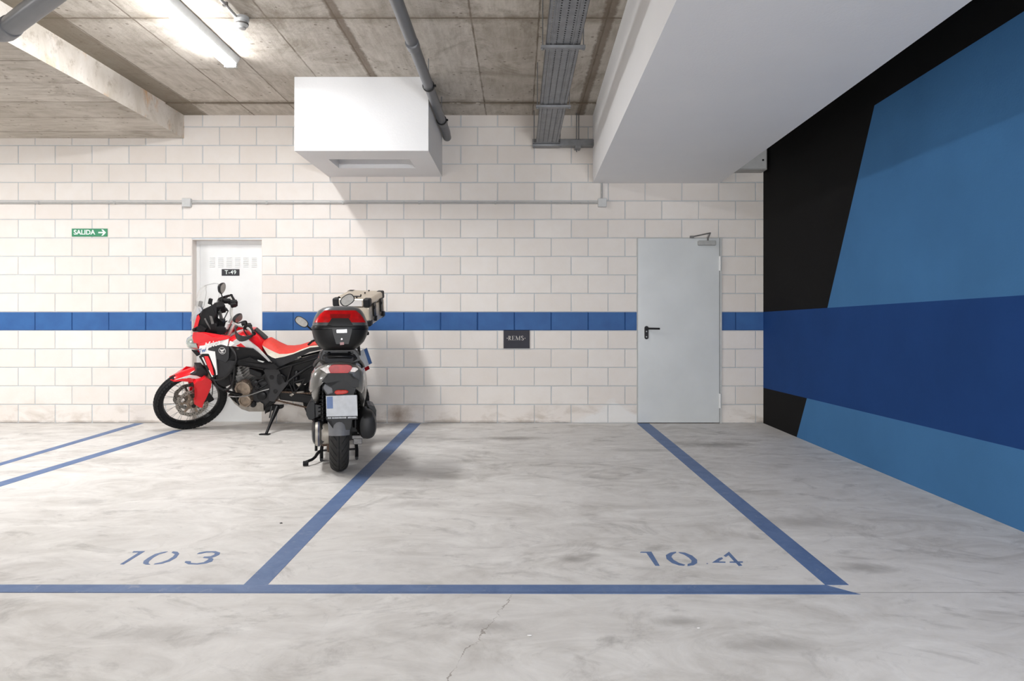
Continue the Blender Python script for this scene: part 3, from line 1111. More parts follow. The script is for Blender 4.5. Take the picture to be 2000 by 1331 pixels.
# ---- signs on the block wall
def build_signs():
    t = thing('exit_sign', 'green exit sign with white letters and an arrow on the block wall', 'sign', (0, 0, 0))
    c = at(175.5, 454.7, D)
    y = D - 0.006
    bm = bmesh.new()
    box(bm, (c.x - 0.192, y, c.z - 0.043), (c.x + 0.192, D - 0.0005, c.z + 0.043))
    obj('panel', bm, 'green', t)
    bm = text_bm('SALIDA', 0.070, on_wall(c.x - 0.056, c.z + 0.001, y - 0.0001), 0.001, 0.0016, spacing=1.0)
    obj('lettering', bm, 'signwhite', t)
    bm = bmesh.new()
    yy = y - 0.0011
    ngon(bm, [(c.x + 0.095, yy, c.z - 0.007), (c.x + 0.155, yy, c.z - 0.007), (c.x + 0.155, yy, c.z + 0.008), (c.x + 0.095, yy, c.z + 0.008)], (0, 0.001, 0))
    for s in (1, -1):
        q = [(0.128, 0.033), (0.146, 0.033), (0.178, 0.0005), (0.158, -0.002), (0.15, 0.004)]
        ngon(bm, [(c.x + u, yy - 0.0002, c.z + s * v) for u, v in q], (0, 0.001, 0))
    obj('arrow', bm, 'signwhite', t)
    t = thing('wall_plaque', 'dark navy plaque with pale serif letters below the blue stripe', 'plaque', (0, 0, 0))
    c = at(1009, 663.2, D)
    hw, hh = 0.141, 0.098
    y = D - 0.012
    bm = bmesh.new()
    box(bm, (c.x - hw, y, c.z - hh), (c.x + hw, D - 0.0005, c.z + hh))
    obj('panel', bm, 'navy', t, bev=0.002)
    bm = bmesh.new()
    fn = on_wall(c.x, c.z, y - 0.0002)
    def bar(u0, v0, u1, v1, th0):
        a, b = Vector((u0, v0)), Vector((u1, v1))
        n = (b - a).normalized()
        m = Vector((-n.y, n.x)) * th0 / 2
        ngon(bm, [fn(p.x, p.y, 0.0008) for p in (a + m, b + m, b - m, a - m)], (0, 0.0008, 0))
    def arc(cx_, cy_, rx, ry, a0, a1, t0, t1, n=12):
        P, Q = [], []
        for i in range(n + 1):
            k = i / n
            a = math.radians(a0 + (a1 - a0) * k)
            th_ = t0 + (t1 - t0) * math.sin(PI * k)
            P.append((cx_ + (rx + th_ / 2) * math.cos(a), cy_ + (ry + th_ / 2) * math.sin(a)))
            Q.append((cx_ + (rx - th_ / 2) * math.cos(a), cy_ + (ry - th_ / 2) * math.sin(a)))
        ngon(bm, [fn(u, v, 0.0008) for u, v in P + Q[::-1]], (0, 0.0008, 0))
    vb, vt = -0.008, 0.036
    # R
    bar(-0.083, vb, -0.083, vt, 0.0075); bar(-0.091, vb, -0.074, vb, 0.002); bar(-0.091, vt, -0.075, vt, 0.002)
    arc(-0.078, 0.025, 0.012, 0.0105, -90, 90, 0.002, 0.0065); bar(-0.078, 0.0145, -0.060, vb, 0.007); bar(-0.064, vb, -0.054, vb, 0.002)
    # E
    bar(-0.043, vb, -0.043, vt, 0.0075); bar(-0.05, vb, -0.02, vb, 0.002); bar(-0.05, vt, -0.021, vt, 0.002)
    bar(-0.043, 0.0145, -0.027, 0.0145, 0.002); bar(-0.021, vt, -0.021, 0.028, 0.002); bar(-0.020, vb, -0.020, 0.001, 0.002); bar(-0.027, 0.018, -0.027, 0.011, 0.002)
    # M
    bar(-0.006, vb, -0.004, vt, 0.0026); bar(-0.004, vt, 0.014, vb, 0.0075); bar(0.014, vb, 0.033, vt, 0.0026); bar(0.033, vb, 0.033, vt, 0.0075)
    bar(-0.012, vb, 0.0, vb, 0.002); bar(0.026, vb, 0.041, vb, 0.002); bar(-0.011, vt, -0.002, vt, 0.002); bar(0.031, vt, 0.041, vt, 0.002)
    # S
    arc(0.062, 0.026, 0.011, 0.0095, 40, 240, 0.002, 0.007); arc(0.063, 0.003, 0.0115, 0.0105, 60, -140, 0.002, 0.0075); bar(0.055, 0.019, 0.070, 0.011, 0.007)
    bar(0.0715, vt, 0.0715, 0.028, 0.002); bar(0.052, vb, 0.052, 0.003, 0.002)
    # diamonds either side
    for u in (-0.101, 0.090):
        ngon(bm, [fn(u + a, 0.012 + b, 0.0008) for a, b in ((-0.0065, 0), (0, 0.006), (0.0065, 0), (0, -0.006))], (0, 0.0008, 0))
    obj('lettering', bm, 'plaqtxt', t)


build_signs()


# ---- painted bay lines and numbers on the floor
def tess(bm, pts, z0, z1):
    """flat painted shape: a thin film of paint with the outline pts"""
    from mathutils.geometry import tessellate_polygon
    a = [bm.verts.new((p.x, p.y, z0)) for p in pts]
    b = [bm.verts.new((p.x, p.y, z1)) for p in pts]
    flat = [Vector((p.x * 10, p.y * 10, 0)) for p in pts]
    for tri in tessellate_polygon([flat]):
        for vs in (a, b):
            try:
                bm.faces.new([vs[i] for i in tri])
            except ValueError:
                pass
    n = len(pts)
    for i in range(n):
        bm.faces.new((a[i], a[(i + 1) % n], b[(i + 1) % n], b[i]))


def floor_patch(name, polys, label, cat, parent=None):
    bm = bmesh.new()
    for p in polys:
        tess(bm, p, 0.0002, 0.0013)
    o = obj(name, bm, 'line', parent)
    if label:
        tag(o, label, cat)
    return o


def L4(a, b, c, d):
    return [fl(*a), fl(*b), fl(*c), fl(*d)]


floor_patch('bay_line', [[fl(-760, 1142.7), fl(1612, 1143.5), fl(1681, 1162), fl(-760, 1157)]],
            'long blue painted line across the front of both numbered bays', 'floor line')
floor_patch('bay_line', [L4((799, 827.5), (822, 827.5), (523, 1143), (476, 1143))],
            'blue painted line between the two bays, passing beside the scooter', 'floor line')
floor_patch('bay_line', [L4((1244, 827.5), (1268, 827.5), (1657.8, 1143.5), (1612, 1143.5))],
            'blue painted line from the grey metal door to the right front bay corner', 'floor line')
floor_patch('bay_line', [L4((263, 827.5), (281, 827.5), (-700, 1117), (-700, 1110.5))],
            'slim blue painted line on the far left floor, nearer the wall', 'floor line')
floor_patch('bay_line', [L4((338.5, 841.2), (356, 841.2), (-609, 1140), (-664, 1140))],
            'blue painted line on the left floor ending under the motorcycle wheel', 'floor line')


def number(label, fx, glyphs):
    c = fl(*fx(1000, 300))
    t = thing('bay_number', label, 'painted number')
    for g in glyphs:
        floor_patch('digit', [[fl(*fx(*p)) for p in poly] for poly in g], None, None, t)


f103 = lambda x, y: (200 + x / 7.692, 1050 + y / 7.692)
number('blue stencilled number 103 on the floor of the left bay', f103, [
    [[(450, 231), (470, 212), (640, 212), (320, 410), (265, 410), (545, 231)]],
    [[(985, 215), (900, 225), (790, 255), (690, 310), (620, 360), (610, 395), (650, 412), (720, 412), (690, 395), (705, 360), (770, 305), (860, 255), (950, 232)],
     [(1040, 235), (1060, 215), (1130, 222), (1155, 250), (1110, 310), (1010, 365), (890, 400), (770, 412), (790, 398), (880, 380), (980, 345), (1060, 295), (1090, 255)]],
    [[(1420, 255), (1450, 235), (1560, 215), (1700, 212), (1770, 235), (1755, 265), (1690, 295), (1640, 310), (1668, 330), (1650, 365), (1560, 395), (1430, 412), (1290, 408), (1235, 380), (1250, 362), (1330, 365), (1330, 388), (1420, 395), (1520, 380), (1580, 345), (1600, 322), (1510, 310), (1530, 295), (1620, 290), (1680, 265), (1690, 240), (1640, 228), (1560, 232), (1490, 248)]],
])
f104 = lambda x, y: (1230 + x / 4.255, 1050 + y / 4.255)
number('blue stencilled number 104 on the floor of the right bay', f104, [
    [[(85, 129), (95, 122), (180, 122), (248, 238), (212, 238), (138, 131)]],
    [[(385, 122), (340, 128), (300, 150), (305, 180), (350, 215), (410, 235), (450, 238), (460, 230), (410, 215), (365, 190), (345, 165), (355, 145), (385, 130)],
     [(405, 125), (460, 130), (520, 155), (560, 190), (560, 215), (530, 233), (480, 240), (480, 225), (510, 215), (515, 195), (490, 170), (450, 145), (415, 133)]],
    [[(685, 212), (740, 175), (765, 168), (775, 178), (735, 203), (795, 205), (795, 213)],
     [(780, 155), (825, 122), (900, 203), (940, 203), (940, 212), (912, 213), (935, 236), (905, 240), (882, 214), (830, 212), (830, 205), (868, 203), (820, 150), (798, 165)],
     [(636, 219), (642, 217), (652, 220), (644, 223)]],
])


# ---- bits lying on the floor
def chip(px, py, r, m, lab):
    c = fl(px, py)
    bm = bmesh.new()
    bmesh.ops.create_icosphere(bm, subdivisions=2, radius=r)
    for v in bm.verts:
        v.co = Vector((v.co.x * 1.5, v.co.y, v.co.z * 0.45)) * random.uniform(0.85, 1.15)
    for v in bm.verts:
        v.co += Vector((0, 0, r * 0.42))
    o = tag(obj('pebble', bm, m), lab, 'pebble')
    o.location = c


chip(1034, 1243, 0.0055, 'bwhite', 'small white chip on the floor beside the crack')
chip(1364, 1228, 0.004, 'bwhite', 'tiny white chip on the floor in front of bay 104')
chip(549, 1023, 0.0055, 'black', 'small dark bit on the floor of bay 103 left of the slanted line')
#VEHICLES


# =============================================================== motorcycle
def c1(x, y): return (280 + x / 3.915, 520 + y / 3.915)
def c2(x, y): return (360 + x / 11.09, 620 + y / 11.09)
def c3(x, y): return (340 + x / 7.394, 540 + y / 7.394)
def c4(x, y): return (300 + x / 8.317, 690 + y / 8.317)
def cz(x, y): return (340 + x / 9.935, 553 + y / 9.935)
def c5(x, y): return (430 + x / 6.05, 640 + y / 6.05)


class Bike:
    """places points on the leaning, steered machine: local x forward, y left, z up"""
    def __init__(s, px, py, lean, yaw, steer, wb, rake=27.5, R=0.345, trail=0.113):
        s.wb, s.R = wb, R
        a = math.radians(yaw)
        fw = Vector((-math.cos(a), -math.sin(a), 0))
        up = Vector((0, 0, 1))
        lf = up.cross(fw)
        Mx = Matrix((fw, lf, up)).transposed()
        s.A = Mx @ Matrix.Rotation(-math.radians(lean), 3, 'X')
        s.P0 = Vector((wb + trail, 0, 0))
        s.S = Matrix.Rotation(math.radians(steer), 3, Vector((-math.sin(math.radians(rake)), 0, math.cos(math.radians(rake)))))
        s.axis = Vector((-math.sin(math.radians(rake)), 0, math.cos(math.radians(rake))))
        s.base = Vector((0, 0, 0))
        low = None
        for w_ in (-0.03, 0.0, 0.03):
            rr = R - abs(w_) * 0.45
            for k in range(180):
                t = 2 * PI * k / 180
                q = s.w(Vector((wb + rr * math.cos(t), w_, R + rr * math.sin(t))), True)
                if low is None or q.z < low.z:
                    low = q
        c = fl(px, py)
        s.base = Vector((c.x - low.x, c.y - low.y, 0.0015 - low.z))

    def st(s, p):
        return s.S @ (Vector(p) - s.P0) + s.P0

    def w(s, p, steer=False):
        p = Vector(p)
        if steer:
            p = s.st(p)
        return s.A @ p + s.base

    def inv(s, P, steer=False):
        q = s.A.transposed() @ (P - s.base)
        if steer:
            q = s.S.transposed() @ (q - s.P0) + s.P0
        return q

    def pick(s, pp, w_, steer=False):
        """local point in the plane y = w_ that shows at pixel pp"""
        a = s.inv(Vector((0, 0, H)), steer)
        b = s.inv(at(pp[0], pp[1], 7.0), steer)
        t = (w_ - a.y) / (b.y - a.y)
        return a + (b - a) * t


BK = Bike(367, 838.5, 13, 0, 38, 1.46)


def build_motorcycle():
    t = thing('motorcycle', 'red and black adventure motorcycle leaning on its side stand by the block wall', 'motorcycle')
    t.matrix_world = Matrix.Translation(BK.base) @ BK.A.to_4x4()
    wb, R = BK.wb, BK.R
    pk = BK.pick

    def steered(bm):
        for v in bm.verts:
            v.co = BK.st(v.co)

    mir = [False]

    def halves(bm):
        """a mirrored pair of pieces -> left mesh, right mesh (None when they meet in the middle)"""
        bm.verts.index_update()
        seen = set()
        sides = {1: [], -1: []}
        for v0 in bm.verts:
            if v0 in seen:
                continue
            st_, isl = [v0], []
            seen.add(v0)
            while st_:
                v = st_.pop()
                isl.append(v)
                for e in v.link_edges:
                    o_ = e.other_vert(v)
                    if o_ not in seen:
                        seen.add(o_)
                        st_.append(o_)
            my = sum(v.co.y for v in isl) / len(isl)
            if abs(my) < 0.012:
                return None
            sides[1 if my > 0 else -1] += isl
        if not sides[1] or not sides[-1]:
            return None
        out = []
        for k in (1, -1):
            b2 = bmesh.new()
            mp = {v: b2.verts.new(v.co) for v in sides[k]}
            for f in bm.faces:
                if f.verts[0] in mp:
                    b2.faces.new([mp[v] for v in f.verts]).material_index = f.material_index
            out.append(b2)
        bm.free()
        return out

    def part(name, bm, m, parent=None, steer=False, **kw):
        pair = halves(bm) if mir[0] else None
        mir[0] = False
        res = []
        for b in (pair or [bm]):
            if steer:
                steered(b)
            res.append(obj(name, b, m, parent or t, **kw))
        return res[0]

    def panel(bm, pts, th=0.012, steer=False, mi=0, both=True):
        """outline [(pixel, lateral offset)] with its own thickness, mirrored to the far side"""
        P = [pk(p, w_, steer) for p, w_ in pts]
        mir[0] = mir[0] or both
        for s in ((1, -1) if both else (1,)):
            ngon(bm, [(q.x, q.y * s, q.z) for q in P], (0, -th * s, 0), mi)

    def flat(bm, pts, w_, th=0.012, steer=False, mi=0, both=True):
        panel(bm, [(p, w_) for p in pts], th, steer, mi, both)

    def bar(bm, pts, r, sp=0, steer=False, both=False, seg=10):
        P = [pk(p, w_, steer) if isinstance(p, tuple) else p for p, w_ in pts]
        tube(bm, P, r, seg, smooth_path=sp)
        if both:
            mir[0] = True
            tube(bm, [(q.x, -q.y, q.z) for q in P], r, seg, smooth_path=sp)

    # ---------------- wheels
    def wheel(name, cx, rad, width, rim_r, steer, disc_r, two):
        c = Vector((cx, 0, rad))
        hw = width / 2
        bm = bmesh.new()
        rw = hw * 0.72
        lathe(bm, [(rim_r + 0.006, -rw), (rim_r + 0.006, rw), (rim_r - 0.006, rw), (rim_r - 0.014, rw * 0.5), (rim_r - 0.020, 0), (rim_r - 0.014, -rw * 0.5), (rim_r - 0.006, -rw)], c, (0, 1, 0), 64, closed=True)
        wv = part(name, bm, 'satin', None, steer, smooth=True, auto=40)
        bm = bmesh.new()
        prof = []
        n = 14
        for k in range(n + 1):
            a = PI * k / n
            y = -hw * math.cos(a) * (1.0 if 0.12 < k / n < 0.88 else 0.86)
            prof.append((rim_r + 0.002 + (rad - 0.006 - rim_r) * math.sin(a) ** 0.62, y))
        lathe(bm, prof + [(rim_r - 0.001, rw * 0.9), (rim_r - 0.001, -rw * 0.9)], c, (0, 1, 0), 96, closed=True)
        # tread blocks
        nb = 56
        for k in range(nb):
            a0 = 2 * PI * k / nb
            for (yy, dr, hl, off) in ((0.0, 0.0, 0.0125, 0), (hw * 0.52, -0.008, 0.014, 0.5), (-hw * 0.52, -0.008, 0.014, 0.5), (hw * 0.86, -0.026, 0.013, 0), (-hw * 0.86, -0.026, 0.013, 0)):
                a = a0 + off * 2 * PI / nb
                er = Vector((math.cos(a), 0, math.sin(a)))
                ea = Vector((-math.sin(a), 0, math.cos(a)))
                tilt = yy / hw * 0.9
                nrm = (er * math.cos(tilt) + Vector((0, 1, 0)) * math.sin(tilt))
                lat = Vector((0, 1, 0)) * math.cos(tilt) - er * math.sin(tilt)
                obox(bm, c + er * (rad - 0.008 + dr) + Vector((0, yy, 0)), ea * hl, lat * hw * 0.2, nrm * 0.0075)
        part('tyre', bm, 'rubber', wv, steer, smooth=True, auto=35)
        bm = bmesh.new()
        ns = 36
        for k in range(ns):
            a = 2 * PI * k / ns
            sd = 1 if k % 2 else -1
            a2 = a + (0.42 if (k // 2) % 2 else -0.42)
            p = c + Vector((math.cos(a2) * 0.045, sd * 0.032, math.sin(a2) * 0.045))
            q = c + Vector((math.cos(a) * (rim_r - 0.012), sd * hw * 0.35, math.sin(a) * (rim_r - 0.012)))
            tube(bm, [p, q], 0.0019, 6)
        part('spokes', bm, 'steel', wv, steer)
        bm = bmesh.new()
        lathe(bm, [(0.012, -0.075), (0.03, -0.07), (0.05, -0.045), (0.05, -0.028), (0.032, -0.022), (0.032, 0.022), (0.05, 0.028), (0.05, 0.045), (0.03, 0.07), (0.012, 0.075)], c, (0, 1, 0), 32)
        part('hub', bm, 'gold', wv, steer, smooth=True, auto=40)
        for sd in ((1, -1) if two else (-1,)):
            bm = bmesh.new()
            y = sd * 0.066
            # wave-edged drilled rotor
            nseg = 120
            ro = [disc_r * (1 + 0.022 * math.cos(2 * PI * k / nseg * 10)) for k in range(nseg)]
            ri = disc_r * 0.74
            for (ya) in (-0.0022, 0.0022):
                v1 = [bm.verts.new(c + Vector((ro[k] * math.cos(2 * PI * k / nseg), y + ya, ro[k] * math.sin(2 * PI * k / nseg)))) for k in range(nseg)]
                v2 = [bm.verts.new(c + Vector((ri * math.cos(2 * PI * k / nseg), y + ya, ri * math.sin(2 * PI * k / nseg)))) for k in range(nseg)]
                for k in range(nseg):
                    bm.faces.new((v1[k], v1[(k + 1) % nseg], v2[(k + 1) % nseg], v2[k]))
                if ya < 0:
                    p1, p2 = v1, v2
                else:
                    for k in range(nseg):
                        bm.faces.new((v1[k], v1[(k + 1) % nseg], p1[(k + 1) % nseg], p1[k]))
                        bm.faces.new((v2[k], v2[(k + 1) % nseg], p2[(k + 1) % nseg], p2[k]))
            dk = part('brake_disc', bm, 'alu', wv, steer)
            bm = bmesh.new()
            for k in range(40):
                a = 2 * PI * k / 40
                rr = disc_r * (0.80 + 0.065 * (k % 3))
                lathe(bm, [(0.0052, -0.0032), (0.0052, 0.0032)], c + Vector((rr * math.cos(a), y, rr * math.sin(a))), (0, 1, 0), 8)
            part('disc_holes', bm, 'satin', wv, steer)
            bm = bmesh.new()
            for k in range(6):
                a = 2 * PI * k / 6 + 0.3
                e = Vector((math.cos(a), 0, math.sin(a)))
                g = Vector((-math.sin(a + 0.5), 0, math.cos(a + 0.5)))
                p0 = c + e * 0.045 + Vector((0, y * 0.98, 0))
                p1 = c + (e * disc_r * 0.76) + Vector((0, y, 0))
                dd = (p1 - p0)
                sx = Vector((-dd.z, 0, dd.x)).normalized()
                obox(bm, (p0 + p1) / 2, dd / 2, sx * 0.011, Vector((0, 0.003, 0)))
            lathe(bm, [(0.058, -0.004), (0.058, 0.004), (0.036, 0.004), (0.036, -0.004)], c + Vector((0, y, 0)), (0, 1, 0), 40, closed=True)
            part('disc_carrier', bm, 'gold', wv, steer)
        return c

    fc = wheel('front_wheel', wb, R, 0.092, 0.272, True, 0.155, True)
    rr_ = 0.333
    rc = wheel('rear_wheel', 0.0, rr_, 0.15, 0.235, False, 0.128, False)

    # ---------------- fork, guards, fender, brakes (all turn with the bars)
    ax = BK.axis
    for s in (1, -1):
        b0 = Vector((wb - 0.035, s * 0.10, R - 0.01)) 
        bm = bmesh.new()
        tube(bm, [b0 - ax * 0.02, b0 + ax * 0.02, b0 + ax * 0.05, b0 + ax * 0.36], [0.03, 0.032, 0.026, 0.026], 18)
        fk = part('fork_leg', bm, 'gold', None, True, smooth=True, auto=40)
        bm = bmesh.new()
        tube(bm, [b0 + ax * 0.36, b0 + ax * 0.37, b0 + ax * 0.78], [0.026, 0.031, 0.031], 18)
        part('upper_tube', bm, 'gcal', fk, True, smooth=True, auto=40)
        bm = bmesh.new()
        lathe(bm, [(0.02, 0), (0.02, 0.012), (0.012, 0.014)], Vector((wb, s * 0.112, R)), (0, s, 0), 18)
        part('axle_nut', bm, 'satin', fk, True)
        # brake caliper behind the leg
        bm = bmesh.new()
        cc = Vector((wb - 0.15, s * 0.083, R + 0.045))
        e1 = Vector((0.35, 0, 0.94)).normalized()
        e2 = Vector((0.94, 0, -0.35)).normalized()
        obox(bm, cc, e1 * 0.058, e2 * 0.030, Vector((0, 0.026, 0)))
        obox(bm, cc + e2 * 0.045, e1 * 0.035, e2 * 0.025, Vector((0, 0.016, 0)))
        cal = part('brake_caliper', bm, 'satin', fk, True, bev=0.008)
        bm = bmesh.new()
        obox(bm, cc + e1 * 0.066, e1 * 0.016, e2 * 0.028, Vector((0, 0.028, 0)))
        part('caliper_bracket', bm, 'gcal', cal, True, bev=0.005)
        # brake hose
        bm = bmesh.new()
        tube(bm, [cc + Vector((-0.03, s * 0.03, 0.02)), cc + Vector((-0.05, s * 0.035, 0.12)), cc + Vector((-0.06, s * 0.02, 0.3)), cc + Vector((-0.16, s * 0.02, 0.52))], 0.0045, 8, smooth_path=2)
        part('brake_hose', bm, 'satin', cal, True, smooth=True)
        # red fork guard
        bm = bmesh.new()
        gp = [(838, 395), (905, 420), (945, 455), (930, 560), (890, 650), (850, 740), (815, 800), (790, 885), (740, 878), (690, 845), (662, 830), (665, 770), (700, 730), (715, 640), (700, 560), (655, 500), (700, 455), (780, 440)]
        P = [pk(c4(*p), 0.135, True) for p in gp]
        ngon(bm, [(q.x, s * 0.142, q.z) for q in P], (0, -s * 0.05, 0))
        part('fork_guard', bm, 'red', None, True, bev=0.012, seg=3)
    # front fender: lofted arch over the tyre
    bm = bmesh.new()
    top = [(268, 437), (330, 372), (430, 318), (560, 272), (690, 228), (800, 250), (880, 330), (920, 420)]
    rings = []
    for i, p in enumerate(top):
        q = pk(c4(*p), 0.0, True)
        k = i / (len(top) - 1)
        hw = 0.022 + 0.066 * min(1, k * 2.6) ** 0.7
        dz = 0.012 + 0.062 * min(1, k * 1.8)
        nx = Vector((0, 0, 1)) if k < 0.75 else Vector((-0.6, 0, 0.8))
        prof = []
        for j in range(9):
            u = -1 + j / 4
            prof.append(q + Vector((0, u * hw, 0)) - nx * dz * (abs(u) ** 2.2))
        inner = [r_ - nx * 0.006 for r_ in prof[::-1]]
        rings.append(prof + inner)
    loft(bm, rings)
    fd = part('front_fender', bm, 'red', None, True, smooth=True, auto=50)
    bm = bmesh.new()
    lo = [(268, 437), (320, 448), (470, 420), (590, 360), (690, 372), (790, 402), (840, 420), (830, 470), (760, 485), (680, 470), (600, 405), (560, 405), (440, 460), (330, 470)]
    fw_ = lambda x: 0.030 + 0.058 * min(1, max(0, (x - 268) / 320)) ** 0.8
    panel(bm, [(c4(*p), fw_(p[0])) for p in lo], 0.010, True)
    part('fender_side', bm, 'red', fd, True, bev=0.003)
    bm = bmesh.new()
    panel(bm, [(c4(*p), fw_(p[0]) + 0.0015) for p in [(340, 440), (465, 398), (590, 360), (700, 370), (788, 412), (765, 440), (690, 420), (590, 388), (470, 415)]], 0.003, True)
    part('white_stripe', bm, 'bwhite', fd, True)
    bm = bmesh.new()
    flat(bm, [c4(*p) for p in [(695, 235), (800, 235), (860, 300), (890, 400), (800, 405), (690, 365), (600, 360), (690, 320)]], 0.080, 0.10, True, both=False)
    flat(bm, [c4(*p) for p in [(700, 262), (760, 262), (765, 300), (705, 300)]], 0.084, 0.006, True, both=False)
    part('fender_bracket', bm, 'char', fd, True, bev=0.004)

    # ---------------- triple clamps, handlebar and controls
    head = Vector((wb + 0.113, 0, 0))
    def hp(h, off=0.0):
        return head + ax * h + Vector((off, 0, 0))
    bm = bmesh.new()
    for h in (0.80, 1.02):
        q = hp(h, 0.035)
        obox(bm, q, Vector((0.05, 0, 0)), Vector((0, 0.135, 0)), ax * 0.018)
    tube(bm, [hp(0.78), hp(1.05)], 0.024, 16)
    part('triple_clamp', bm, 'satin', None, True, bev=0.008)
    Lg = pk((494, 648), 0.415, True)
    Lr = pk((453, 582), -0.415, True)
    gx, gz = (Lg.x + Lr.x) / 2, (Lg.z + Lr.z) / 2
    bar_pts = []
    for yy, dx, dz in ((0.42, 0, 0), (0.27, 0.02, -0.004), (0.16, 0.07, -0.035), (0.07, 0.085, -0.055), (-0.07, 0.085, -0.055), (-0.16, 0.07, -0.035), (-0.27, 0.02, -0.004), (-0.42, 0, 0)):
        bar_pts.append(Vector((gx + dx, yy, gz + dz)))
    bm = bmesh.new()
    tube(bm, bar_pts, 0.0145, 14, smooth_path=2)
    for yy in (0.05, -0.05):
        tube(bm, [Vector((gx + 0.085, yy, gz - 0.055)), hp(1.05, 0.01) + Vector((0, yy, 0))], 0.018, 12)
    hb = part('handlebar', bm, 'bar_metal', None, True, smooth=True, auto=50)
    for s in (1, -1):
        g = Vector((gx, s * 0.355, gz))
        bm = bmesh.new()
        tube(bm, [g + Vector((0, -s * 0.065, 0)), g + Vector((0, -s * 0.06, 0)), g + Vector((0, s * 0.06, 0)), g + Vector((0, s * 0.066, 0))], [0.021, 0.0165, 0.0165, 0.02], 16)
        part('grip', bm, 'rubber', hb, True, smooth=True, auto=40)
        bm = bmesh.new()
        obox(bm, g + Vector((0.012, -s * 0.095, -0.004)), (0.032, 0, 0.006), (0, 0.026, 0), (-0.004, 0, 0.028))
        obox(bm, g + Vector((0.03, -s * 0.15, 0.004)), (0.026, 0, 0), (0, 0.022, 0), (0, 0, 0.02))
        part('switch_housing', bm, 'black', hb, True, bev=0.006)
        bm = bmesh.new()
        tube(bm, [g + Vector((0.035, -s * 0.12, -0.004)), g + Vector((0.06, -s * 0.08, -0.012)), g + Vector((0.062, s * 0.03, -0.012)), g + Vector((0.05, s * 0.075, -0.008))], [0.009, 0.007, 0.006, 0.007], 8, smooth_path=1)
        part('lever', bm, 'satin', hb, True, smooth=True)
        # hand guard: hoop from the bar end round to the clamp with a wide shield
        bm = bmesh.new()
        cen = [(Vector((gx + 0.002, s * 0.435, gz)), 0.014), (Vector((gx + 0.06, s * 0.445, gz - 0.02)), 0.02), (Vector((gx + 0.12, s * 0.42, gz - 0.03)), 0.036), (Vector((gx + 0.145, s * 0.36, gz - 0.025)), 0.05), (Vector((gx + 0.145, s * 0.29, gz - 0.015)), 0.05), (Vector((gx + 0.125, s * 0.22, gz - 0.01)), 0.03), (Vector((gx + 0.085, s * 0.17, gz - 0.03)), 0.016)]
        rings = []
        for i, (q, hh) in enumerate(cen):
            a_ = cen[max(0, i - 1)][0]
            b_ = cen[min(len(cen) - 1, i + 1)][0]
            d_ = (b_ - a_).normalized()
            nrm = d_.cross(Vector((0, 0, 1))).normalized() * 0.006
            rings.append([q + Vector((0, 0, hh)) + nrm, q + nrm * 2.2, q - Vector((0, 0, hh)) + nrm, q - Vector((0, 0, hh)) - nrm, q + nrm * 0.4, q + Vector((0, 0, hh)) - nrm])
        loft(bm, rings)
        part('hand_guard', bm, 'char', hb, True, sub=1, smooth=True)
        # mirror on its stalk
        if s > 0:
            foot = g + Vector((0.02, -0.10, 0.02))
            mc = pk((464, 622), 0.40, True)
            mw, mh = 0.058, 0.036
        else:
            foot = pk(cz(950, 365), -0.25, True)
            mc = pk((433.5, 562.5), -0.40, True)
            mw, mh = 0.062, 0.052
        bm = bmesh.new()
        tube(bm, [foot, foot + Vector((0.0, 0, 0.05)), mc + Vector((0.015, 0, -0.06)), mc + Vector((0.012, 0, -0.01))], 0.0065, 10, smooth_path=2)
        mi_ = part('mirror', bm, 'satin', hb, True, smooth=True)
        mrot = Matrix.Rotation(math.radians(-50 if s > 0 else -38), 4, 'Z')
        mtf = Matrix.Translation(mc) @ mrot @ Matrix.Translation(-mc)
        bm = bmesh.new()
        # rounded shell, domed to the front, face to the rear
        nse = 28
        rings = []
        for (dx, k) in ((-0.012, 0.96), (-0.008, 1.0), (0.006, 0.97), (0.022, 0.78), (0.032, 0.45), (0.035, 0.1)):
            rr2 = []
            for a_ in range(nse):
                th_ = 2 * PI * a_ / nse
                cs, sn = math.cos(th_), math.sin(th_)
                yy = math.copysign(abs(cs) ** 0.75, cs) * mw * k
                zz = math.copysign(abs(sn) ** 0.75, sn) * mh * k * (1 - 0.25 * s * cs * 0.8)
                rr2.append(mc + Vector((dx, yy, zz)))
            rings.append(rr2)
        loft(bm, rings)
        bm.transform(mtf)
        part('mirror_shell', bm, 'black', mi_, True, smooth=True, auto=50)
        bm = bmesh.new()
        rg = []
        for a_ in range(nse):
            th_ = 2 * PI * a_ / nse
            cs, sn = math.cos(th_), math.sin(th_)
            rg.append(mc + Vector((-0.0135, math.copysign(abs(cs) ** 0.75, cs) * mw * 0.88, math.copysign(abs(sn) ** 0.75, sn) * mh * 0.88 * (1 - 0.2 * s * cs))))
        ngon(bm, rg, (0.001, 0, 0))
        bm.transform(mtf)
        part('mirror_glass', bm, 'mirror', mi_, True)

    # ---------------- front cowl, headlamp, screen, instruments
    bm = bmesh.new()
    rows = []
    cl = [(300, 345), (222, 440), (240, 560), (300, 700), (335, 790)]          # silhouette of the nose, crop c2
    for i, p in enumerate(cl):
        q = pk(c2(*p), 0.0)
        k = i / (len(cl) - 1)
        hw = (0.135, 0.165, 0.16, 0.12, 0.07)[i]
        ring = []
        for j in range(13):
            a = -PI / 2 + PI * j / 12
            ring.append(q + Vector((-0.16 * (1 - math.cos(a)) - 0.0, hw * math.sin(a), 0)))
        back = [r_ + Vector((-0.05, 0, 0)) for r_ in ring[::-1]]
        rows.append(ring + back)
    loft(bm, rows)
    cw = part('front_cowl', bm, 'red', None, smooth=True, auto=45)
    # twin headlamp glass, protruding from the nose
    bm = bmesh.new()
    hl = [(150, 395), (95, 430), (78, 500), (100, 590), (150, 660), (235, 690)]
    rows = []
